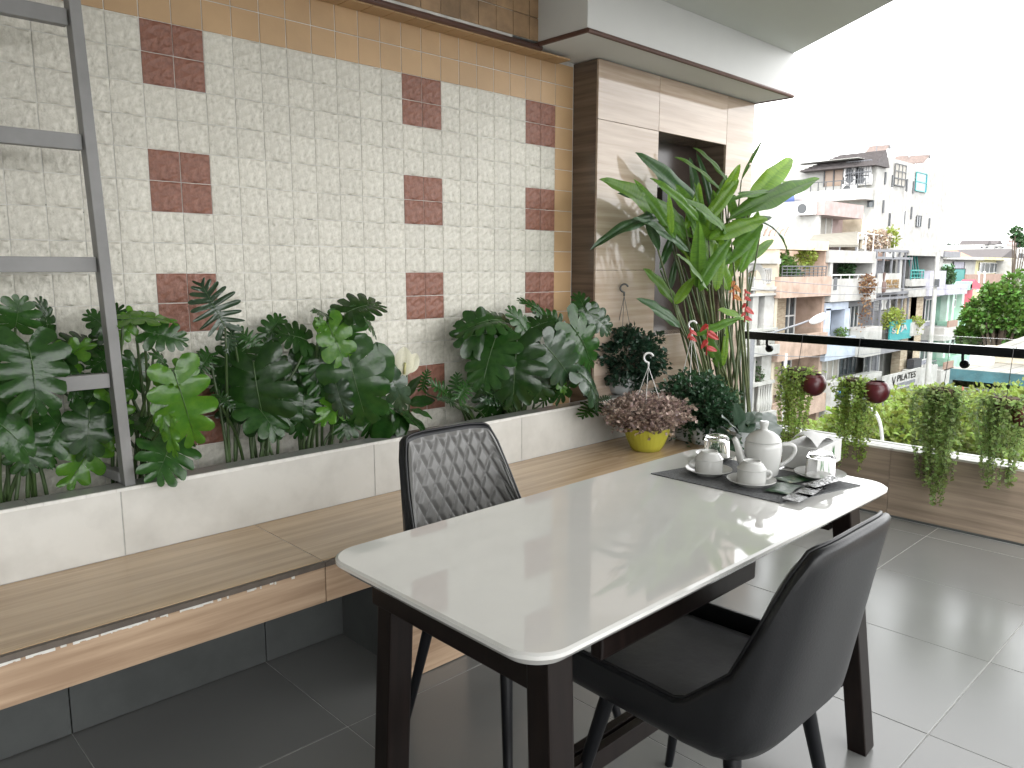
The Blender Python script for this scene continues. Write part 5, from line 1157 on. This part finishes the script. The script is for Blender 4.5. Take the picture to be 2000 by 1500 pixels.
h.win(1747, 319, 1765, 365, -.08, 3, 3, m_dframe, m_curt); h.win(1788, 336, 1806, 376, -.08, 1, 2, m_teals, mat('blue_window', (.03, .20, .30), .2)); h.win(1789, 421, 1796, 443, -.08, 2, 1, m_dframe)
for px, t_, b_ in ((1728, 336, 360), (1742, 342, 366), (1770, 350, 374), (1783, 354, 378), (1724, 391, 416), (1736, 416, 442), (1765, 412, 438), (1779, 404, 428), (1814, 426, 446)): h.raw('slit_window', at(px, t_, y=YB2).x, at(px, t_, y=YB2).x + .22, at(px, b_, y=YB2).z, at(px, t_, y=YB2).z, -.1, .02, m_dframe)
for px, t_, b_ in ((1740, 366, 470), (1766, 374, 470)): h.raw('downpipe', at(px, t_, y=YB2).x, at(px, t_, y=YB2).x + .1, at(px, b_, y=YB2).z, at(px, t_, y=YB2).z, -.1, -.02, m_frame)
zr0 = zt_w
for k, (px, py, yy) in enumerate(((1722, 283, YB2 + 3.2), (1772, 303, YB2 + 4), (1800, 302, YB2 + 2.4))):
    c = at(px, py, y=yy); z0 = min(c.z - .4, zr0 + 2.5)
    hh = thing('solar_water_heater', ('solar water heater beside the roof ridge with the mast', 'solar water heater with tilted tube panel, middle of the roof', 'round-ended solar heater tank at the right of the roof')[k], 'water heater', (c.x, yy, zr0), 0, 'rooftop water heaters')
    MB().tube([c + Vector((-.2, -1.0, 0)), c + Vector((.2, 1.0, 0))], .42, 18).build('tank', m_steelw, hh, smooth=50)
    MB().bar(c + Vector((-.3, 0, -.1)), c + Vector((-2.0, -.1, -1.0)), 1.7, .08).build('tube_panel', mat('collector', (.16, .11, .09), .4, var=.5, vs=6), hh)
    for dx, dy in ((-.3, -.8), (.3, -.8), (-.3, .8), (.3, .8)): MB().bar(c + Vector((dx, dy, -.3)), Vector((c.x + dx, c.y + dy, zr0)), .06).build('leg', m_sgrey, hh)
c = at(1714, 262, y=YB2 + 2); mst = thing('roof_mast', 'thin antenna mast on the dark tiled roof', 'antenna', (c.x, c.y, zr0)); MB().tube([(c.x, c.y, zr0), c], .04, 6).build('pole', m_sgrey, mst)
# white block with mauve room in front of it
YM = 20.5; cx2 = at(1602, 430, y=YM).x
h = House('back_house', 'white block with a mauve-fronted room above the pink house', 'house', 1602, 1676, YM)
MB().box(cx2, YM + 1.2, GZ, h.x1, YM + 9, at(1602, 392, y=YM).z).build('main_block', m_mauve, h.t); MB().box(cx2 - .1, YM + .02, GZ, cx2 + .15, YM + 12, at(1602, 390, y=YM).z).build('side_wall', m_hw, h.t)
h.p('lintel', 1602, 392, 1676, 428, -.3, 1.2, m_mauve); h.raw('end_wall', h.x1 - .3, h.x1, GZ, at(1670, 415, y=YM).z, 0, 1.2, m_hcream); h.win(1602, 415, 1619, 460, 1.0, 3, 1); h.win(1621, 420, 1654, 460, 1.0, 3, 1, m_frame, m_curt); h.raw('floor_slab', cx2, h.x1, at(1640, 466, y=YM).z, at(1640, 460, y=YM).z, -.3, 1.2, m_hw)
c = at(1580, 408, x=cx2); q = MB().box(cx2 - .55, c.y - .55, c.z - .38, cx2 - .15, c.y + .55, c.z + .38).build('air_conditioner', m_frame, h.t, bevel=.04); MB().tube([(cx2 - .555, c.y + .15, c.z), (cx2 - .575, c.y + .15, c.z)], .28, 16).build('fan_grille', m_dframe, q)
cn = thing('canopy_roof', 'olive grey sloping canopy in front of the mauve room', 'canopy', (at(1630, 470, y=18.5).x, 18.5, at(1630, 480, y=18.5).z)); a, b = at(1572, 478, y=18), at(1676, 478, y=18); c, d = at(1590, 458, y=20), at(1676, 452, y=20)
MB().add([a, b, d, c, a - Vector((0, 0, .12)), b - Vector((0, 0, .12)), d - Vector((0, 0, .12)), c - Vector((0, 0, .12))], [(0, 1, 2, 3), (7, 6, 5, 4), (0, 4, 5, 1), (1, 5, 6, 2), (2, 6, 7, 3), (3, 7, 4, 0)]).build('sheet', mat('olive_canvas', (.17, .16, .13), .8, var=.2, vs=2, wpos=True), cn)
for px in (1600, 1640, 1672): q = at(px, 482, y=18); MB().tube([q, Vector((q.x, q.y, q.z - 1.2))], .04, 6).build('prop', m_sgrey, cn)
rg = thing('roof_garden', 'tangled potted roof garden behind a thin rail', 'roof garden', at(1720, 485, y=18.5)); rg.location.z -= .2
c = at(1715, 470, y=18.5); leafcloud(900, c, 1.5, .5, .62, .17, 41, .4).build('pale_foliage', mat('dry_pale_leaf', (.32, .24, .18), .7, island=.5), rg, kind='stuff'); c2_ = at(1740, 464, y=18.5); leafcloud(420, c2_, .55, .4, .6, .17, 42).build('green_foliage', m_bushy, rg, kind='stuff')
rr_ = MB(); a = at(1677, 455, y=18.2); b = at(1748, 462, y=18.2)
for i in range(6): q = a.lerp(b, i / 5); rr_.tube([q, q - Vector((0, 0, 1.1))], .03, 5)
rr_.tube([a, b], .03, 5); rr_.build('rail', m_frame, rg, kind='stuff'); MB().box(a.x, 18.0, a.z - 1.5, b.x, 19.2, a.z - 1.05).build('parapet', m_hbrick, rg)
tk = thing('steel_water_tank', 'horizontal stainless water tank with blue band on the white block', 'water tank', at(1537, 398, x=cx2)); c = at(1537, 384, x=cx2 + 1.0)
MB().tube([c + Vector((-.3, .95, 0)), c + Vector((.3, -.95, 0))], .5, 20).build('tank', m_steelw, tk, smooth=50)
MB().tube([c + Vector((-.15, .5, 0)), c + Vector((.15, -.5, 0))], .505, 20, cap=False).build('blue_band', mat('blue_band', (.10, .15, .35), .4), tk, smooth=50); MB().box(c.x - .5, c.y - .9, c.z - .9, c.x + .5, c.y + .9, c.z - .45).build('cradle', m_sgrey, tk)

# utility pole, lamps, cables
pt_ = at(1832, 492, y=15.6); up_ = thing('utility_pole', 'slim pale utility pole in front of the lilac house', 'pole', (pt_.x, 15.6, GZ)); MB().tube([(pt_.x, 15.6, GZ), (pt_.x, 15.6, pt_.z)], [.17, .11], 12).build('pole', m_hw, up_, smooth=40); MB().box(pt_.x - .2, 15.35, at(1829, 560, y=15.6).z, pt_.x - .1, 15.6, at(1829, 545, y=15.6).z).build('bracket', m_dframe, up_)
lh = at(1580, 626, y=10.5); sl = thing('street_lamp', 'white headed street lamp reaching over the handrail line', 'street lamp', (at(1470, 640, y=10.5).x, 10.5, GZ)); pb = Vector((at(1470, 660, y=10.5).x, 10.5, GZ))
MB().tube([pb, Vector((pb.x, 10.5, at(1480, 660, y=10.5).z))], [.10, .06], 10).build('pole', m_sgrey, sl, smooth=40); MB().tube(bez(Vector((pb.x, 10.5, at(1480, 662, y=10.5).z)), at(1500, 650, y=10.5), at(1540, 642, y=10.5), lh, 8), .03, 8).build('arm', m_sgrey, sl, smooth=True)
a = at(1583, 630, y=10.5); b = at(1612, 616, y=10.5); d = (b - a); MB().tube([a, a + d * .15, a + d * .5, a + d * .85, b], [.03, .10, .13, .12, .03], 12).build('lamp_head', mat('lamp_white', (.7, .7, .68), .4), sl, smooth=True)
for k, (p0, p1, yy, lab) in enumerate((((1420, 540), (2010, 556), 14.5, 'upper thin cable crossing the house fronts'), ((1440, 560), (1830, 558), 14.8, 'sagging cable between house and utility pole'), ((1470, 690), (1810, 668), 13.5, 'lower thin cable behind the handrail'))):
    a = at(*p0, y=yy); b = at(*p1, y=yy); tag(MB().tube(bez(a, a.lerp(b, .33) - Vector((0, 0, .5)), a.lerp(b, .66) - Vector((0, 0, .5)), b, 14), .014, 5).build('overhead_cable', m_sgrey), lab, 'cable', 'overhead cables')
# white pipe frame just outside the parapet
pf = thing('white_pipe_frame', 'white bent pipe frame just outside the glass railing', 'pipe frame', (4.95, 1.5, -.6)); z = at(1560, 838, x=4.95).z
MB().tube([(4.95, 3.2, z), (4.95, -2, z)], .010, 8).build('long_pipe', m_frame, pf, smooth=True)
a = at(1726, 905, x=4.95); MB().tube(bez(a - Vector((0, 0, .5)), a + Vector((0, 0, .16)), at(1728, 812, x=4.95), at(1698, 796, x=5.1), 12), .011, 8).build('arched_pipe', m_frame, pf, smooth=True)
for y in (2.2, .4): MB().tube([(4.95, y, z), (4.95, y, -.62)], .010, 8).build('post', m_frame, pf, smooth=True)
own = thing('own_building', 'lower storeys of the building that carries the balcony', 'building', (0, 0, GZ)); MB().box(-12, -5, GZ, 4.38, W + .18, -.26).build('lower_storeys', m_hw, own); MB().box(-12, W + .21, GZ, 4.36, 9, 2.9).build('rear_wing', m_hw, own); MB().box(4.38, -5, -.72, 5.02, 4, -.62).build('ledge', m_hw, own)

# shed roofs to the right
XS = 27; sh = thing('market_shed', 'long shed with pale sheet roof and teal striped awning', 'shed', (XS + 4, 5, GZ)); a = at(1857, 722, x=XS); b = at(2120, 742, x=XS); y0, y1 = b.y, a.y
def roofsheet(name, xa, za, xb, zb, y0, y1, m, n, th=.08):
    g = None
    for i in range(n):
        ya = y0 + (y1 - y0) * i / n; yb = y0 + (y1 - y0) * (i + 1) / n - .03
        MB().add([(xa, ya, za), (xa, yb, za), (xb, yb, zb), (xb, ya, zb), (xa, ya, za - th), (xa, yb, za - th), (xb, yb, zb - th), (xb, ya, zb - th)], [(0, 1, 2, 3), (7, 6, 5, 4), (0, 4, 5, 1), (1, 5, 6, 2), (2, 6, 7, 3), (3, 7, 4, 0)]).build(name, m, sh)
z1 = at(1880, 702, x=XS + 3.5).z; roofsheet('roof_sheet', XS, a.z + .05, XS + 3.5, z1, y0, y1, m_tin, 8)
MB().box(XS + 3.5, y0, GZ, XS + 3.7, y1, z1 + .55).build('clerestory_wall', m_hcream, sh); z2 = at(1905, 644, x=XS + 9).z; roofsheet('roof_sheet', XS + 3.3, z1 + .5, XS + 9, z2, y0, y1 - .2, m_tin, 8)
fb = MB().box(XS - .06, y0, a.z - .34, XS, y1, a.z + .04).build('awning_fascia', mat('teal_awning', (.03, .11, .13), .6, var=.5, vs=1.5, wpos=True), sh)
for i in range(34): ya = y1 - (y1 - y0) * i / 34; MB().box(XS - .08, ya - .22, a.z - .50, XS - .02, ya, a.z - .31).build('scallop', m_frame if i % 2 else mat('scallop_dark', (.05, .08, .08), .6), fb)
MB().box(XS + .2, y0, GZ, XS + 3.4, y1 - .1, a.z - .9).build('front_wall', m_hgrey, sh)
c = at(1918, 704, x=XS + 2.2); MB().box(c.x - .3, c.y - .3, c.z - .4, c.x + .3, c.y + .3, c.z + .35).build('roof_vent', m_frame, sh, bevel=.04)

# trees
def tree(name, label, crowns, base, m, seed, n, size, tm, r0=.22):
    t = thing(name, label, 'tree', base); rnd = random.Random(seed); base = Vector(base)
    cen = sum((Vector(c[0]) for c in crowns), Vector()) / len(crowns); fork = Vector((cen.x, cen.y, base.z + (cen.z - base.z) * .55))
    MB().tube(bez(base, base + Vector((.2, 0, 1.5)), fork - Vector((.2, 0, 1)), fork, 8), [r0 * (1 - .45 * i / 8) for i in range(9)], 10).build('trunk', tm, t, smooth=True)
    b = MB()
    for k, (c, rx, rz) in enumerate(crowns):
        MB().tube(bez(fork, fork + Vector((0, 0, .6)), Vector(c) - Vector((0, 0, rz)), Vector(c), 7), [r0 * .5 * (1 - .8 * i / 7) for i in range(8)], 7).build('limb', tm, t, smooth=True)
        b.v, b.f = b.v, b.f
        q = leafcloud(n, c, rx, rx, rz, size, seed * 13 + k, .42, 0, .45, .1); b.add(q.v, q.f)
    b.build('crown', m, t, kind='stuff'); return t
m_bark = mat('bark', (.11, .085, .06), .9, var=.4, vs=12, bump=.5, bs=20)
m_flam = mat('feathery_yellow_leaf', (.15, .195, .035), .5, var=.2, vs=1, island=.5, translucent=.32); m_mango = mat('mango_leaf', (.07, .14, .022), .45, var=.3, vs=1, island=.5, translucent=.2)
def cr(px, py, x, rx, rz): return (at(px, py, x=x), rx, rz)
def clumps(spec, k, seed):
    rnd = random.Random(seed); out = []
    for c, rx, rz in spec:
        for _ in range(k):
            d = Vector((rnd.gauss(0, 1), rnd.gauss(0, 1), rnd.gauss(0, .7))).normalized(); out.append((c + Vector((d.x * rx * .75, d.y * rx * .75, d.z * rz * .8)), rx * rnd.uniform(.3, .48), rz * rnd.uniform(.3, .5)))
    return out
for lab, spec, sd_ in (('feathery yellow-green tree filling the street below the second basket', [cr(1690, 925, 9.5, 1.6, .9), cr(1760, 880, 11, 1.6, .8)], 3), ('feathery yellow-green tree top below the third basket', [cr(1850, 862, 12, 1.9, .7), cr(1800, 900, 9.5, 1.2, .7)], 4), ('feathery yellow-green tree at the right picture edge', [cr(1980, 872, 11.5, 2.0, .7), cr(1930, 920, 8.5, 1.2, .8), cr(2040, 900, 9, 1.4, .9)], 5), ('feathery tree seen between the teapot and the first basket', [cr(1600, 900, 11, 1.5, .7), cr(1560, 960, 9, 1.2, .7)], 6)):
    cs = clumps(spec, 9, sd_); c0 = spec[0][0]; tree('flame_tree', lab, cs, (c0.x + .6, c0.y, GZ), m_flam, sd_, 1300, .075, m_bark)
spec = [cr(1950, 595, 40, 1.25, .95), cr(1915, 620, 40, .9, .8), cr(1998, 592, 40, 1.3, 1.1), cr(1902, 655, 40, .6, .6), cr(1960, 635, 40, 1.4, .8), cr(2010, 630, 40, 1.2, .8)]
tree('mango_tree', 'dense round mango tree behind the shed roof', clumps(spec, 9, 9), (spec[0][0].x, spec[0][0].y, GZ), m_mango, 9, 300, .22, m_bark, .3)
spec = [cr(1990, 456, 55, .5, .35), cr(2008, 465, 55, .5, .5)]
tree('far_tree', 'dark twiggy tree at the right edge against the sky', clumps(spec, 5, 11), (spec[0][0].x, spec[0][0].y, GZ), m_bushd, 11, 40, .22, m_bark, .12)
